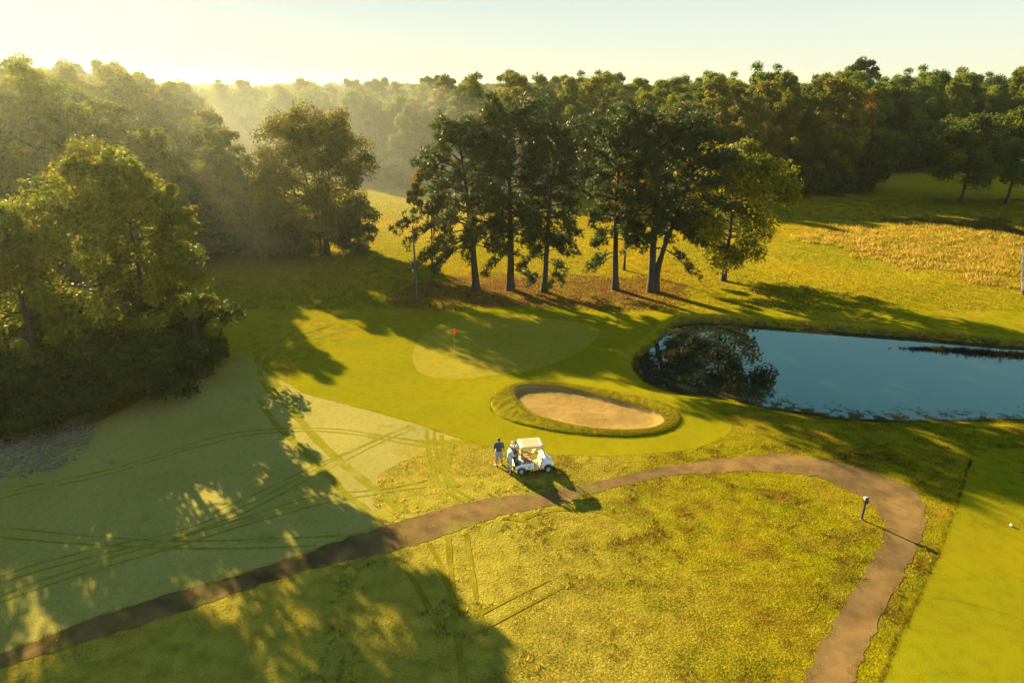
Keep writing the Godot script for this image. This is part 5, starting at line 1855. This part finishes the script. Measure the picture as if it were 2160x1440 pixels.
func furniture() -> void:
	var wood := plain(Color(0.022, 0.015, 0.010), 0.9)
	var grey := plain(Color(0.10, 0.11, 0.12), 0.5)
	var white := plain(Color(0.26, 0.25, 0.23), 0.6)
	# flagstick on the green
	var y := on_ground(-4.95, -57.1) + 0.014
	var f := thing("flagstick", "red flag hanging on a thin stick in the hole of the green", "flagstick", Vector3(-4.95, y, -57.1))
	var s := Shape.new()
	s.tube(PackedVector3Array([Vector3(0, -0.1, 0), Vector3(0, 1.95, 0)]), PackedFloat32Array([0.011, 0.009]), 8, Color.WHITE, true)
	obj("stick", s, plain(Color(0.30, 0.27, 0.12), 0.5), f)
	s = Shape.new()
	for k in 7:          # the cloth hangs in folds
		for r in 5:
			var q := func(a: int, b: int) -> Vector3:
				var u := a / 7.0
				var v := b / 5.0
				var wide := 0.02 + 0.20 * sin(minf(1.0, 0.25 + v * 0.85) * PI) * (1.0 - 0.3 * v)
				return Vector3(0.012 + u * wide, 1.92 - v * 0.50 - u * 0.12, 0.06 * sin(u * 9.0 + v * 2.0) * u)
			s.quad(q.call(k, r), q.call(k + 1, r), q.call(k + 1, r + 1), q.call(k, r + 1))
	var red := plain(Color(0.55, 0.008, 0.005), 0.9)
	red.backlight_enabled = true
	red.backlight = Color(0.60, 0.012, 0.008).linear_to_srgb()
	obj("flag", s, red, f)
	s = Shape.new()
	s.lathe(Vector3.ZERO, Basis.IDENTITY, pts([0.054, 0.002, 0.054, -0.1]), 16)
	obj("cup", s, white, f)
	# the ball washer on its post beside the path
	var p := thing("ball_washer", "dark post with a white-capped ball washer inside the bend of the path", "ball washer", Vector3(18.26, on_ground(18.26, -31.66), -31.66), 0.2)
	s = Shape.new()
	s.box(Vector3(0, 0.62, 0), Vector3(0.10, 1.36, 0.10), 0.012, Basis(Vector3.BACK, -0.03))
	obj("post", s, wood, p)
	s = Shape.new()
	s.box(Vector3(0.03, 1.10, 0), Vector3(0.22, 0.26, 0.20), 0.03)
	var box := obj("washer_box", s, M.black_plastic, p)
	s = Shape.new()
	s.box(Vector3(0.155, 1.13, 0), Vector3(0.03, 0.20, 0.16), 0.008)
	obj("towel", s, white, box)
	s = Shape.new()
	s.lathe(Vector3(0.12, 1.23, 0), Basis.IDENTITY, pts([0.0, 0.12, 0.05, 0.115, 0.06, 0.09, 0.055, 0.0, 0.0, 0.0]), 14)
	obj("handle", s, grey, box)
	s = Shape.new()
	s.box(Vector3(-0.04, 1.31, 0), Vector3(0.16, 0.06, 0.16), 0.02, Basis(Vector3.BACK, 0.25))
	obj("cap", s, white, p)
	s = Shape.new()
	s.box(Vector3(0, 0.0, 0), Vector3(0.20, 0.08, 0.18), 0.03)
	obj("footing", s, plain(Color(0.13, 0.11, 0.08), 0.9), p)
	# tee markers
	var tm := [[25.7, -31.12, "white round tee marker on the bright tee", Color(0.80, 0.80, 0.78)], [29.9, -36.4, "dark blue tee marker at the shaded end of the tee", Color(0.02, 0.03, 0.08)]]
	for k in 2:
		var q: Array = tm[k]
		var m := thing("tee_marker", q[2], "tee marker", Vector3(q[0], on_ground(q[0], q[1]) + 0.01, q[1]), 0.3 + k, "tee markers")
		s = Shape.new()
		var ring := pts([0.0, 0.135])
		for a in range(1, 10):
			var t := a / 10.0 * PI * 0.86
			ring.push_back(Vector2(sin(t) * 0.068, 0.068 + cos(t) * 0.068))
		ring.push_back(Vector2(0.03, 0.0))
		s.lathe(Vector3.ZERO, Basis.IDENTITY, ring, 18)
		obj("ball", s, plain(q[3], 0.3), m)
		s = Shape.new()
		s.tube(PackedVector3Array([Vector3(0, -0.12, 0), Vector3(0, 0.02, 0)]), PackedFloat32Array([0.008, 0.012]), 6)
		obj("spike", s, M.dark_metal, m)
	# the tall pole left of the pines
	var pole := thing("pole", "thin grey pole standing before the leftmost pine", "pole", Vector3(-9.85, on_ground(-9.85, -70.4), -70.4))
	s = Shape.new()
	s.tube(PackedVector3Array([Vector3(0.02, -0.2, 0), Vector3(0, 4.0, 0), Vector3(-0.04, 8.0, 0)]), PackedFloat32Array([0.11, 0.095, 0.075]), 10, Color.WHITE, true)
	obj("shaft", s, plain(Color(0.05, 0.046, 0.038), 0.9), pole)
	s = Shape.new()
	s.box(Vector3(0.1, 2.3, 0), Vector3(0.12, 0.3, 0.14), 0.02)
	obj("junction_box", s, grey, pole)
	# a low stone wall and the track that runs behind it
	var track := pts([54.9, -73.0, 58.5, -78.5, 63.6, -86.2, 69.2, -94.6, 76.0, -105.0, 84.5, -117.5, 91.5, -117.0, 80.0, -99.0, 70.0, -84.0, 62.0, -72.5])
	structure(sheet("dirt_track", ragged(track, 0.2, 0.8), 0.006, func(x, z): return Color(0.12, 0.10, 0.075).lerp(Color(0.07, 0.06, 0.045), clampf(0.5 + fine_noise.get_noise_2d(x, z), 0.0, 1.0)), M.path), "brown dirt track cut by the right edge")
	var wall := thing("stone_wall", "low dry stone wall along the dirt track at the right edge", "wall", Vector3(54.5, on_ground(54.5, -73.4), -73.4))
	var stone := []
	for k in 4:
		stone.append(plain(tone(Color(0.050, 0.036, 0.024), 0.6 + 0.25 * k), 0.9))
	rng.seed = 60
	var line := PackedVector2Array([Vector2(55.0, -73.5), Vector2(59.2, -79.8), Vector2(63.6, -86.4), Vector2(67.0, -91.2), Vector2(69.4, -95.0)])
	for i in line.size() - 1:
		var n := int(line[i].distance_to(line[i + 1]) / 0.62)
		for k in n:
			for c in 2:
				var q := line[i].lerp(line[i + 1], (k + 0.5 + 0.4 * c) / n)
				var d := (line[i + 1] - line[i]).normalized()
				s = Shape.new()
				s.box(Vector3(q.x, on_ground(q.x, q.y) + 0.10 + 0.2 * c, q.y) - wall.position, Vector3(0.60, 0.22, rng.randf_range(0.36, 0.48)), rng.randf_range(0.04, 0.07), Basis(Vector3.UP, -d.angle() + rng.randf_range(-0.12, 0.12)) * Basis(Vector3.RIGHT, rng.randf_range(-0.08, 0.08)))
				obj("stone", s, stone[rng.randi() % 4], wall)
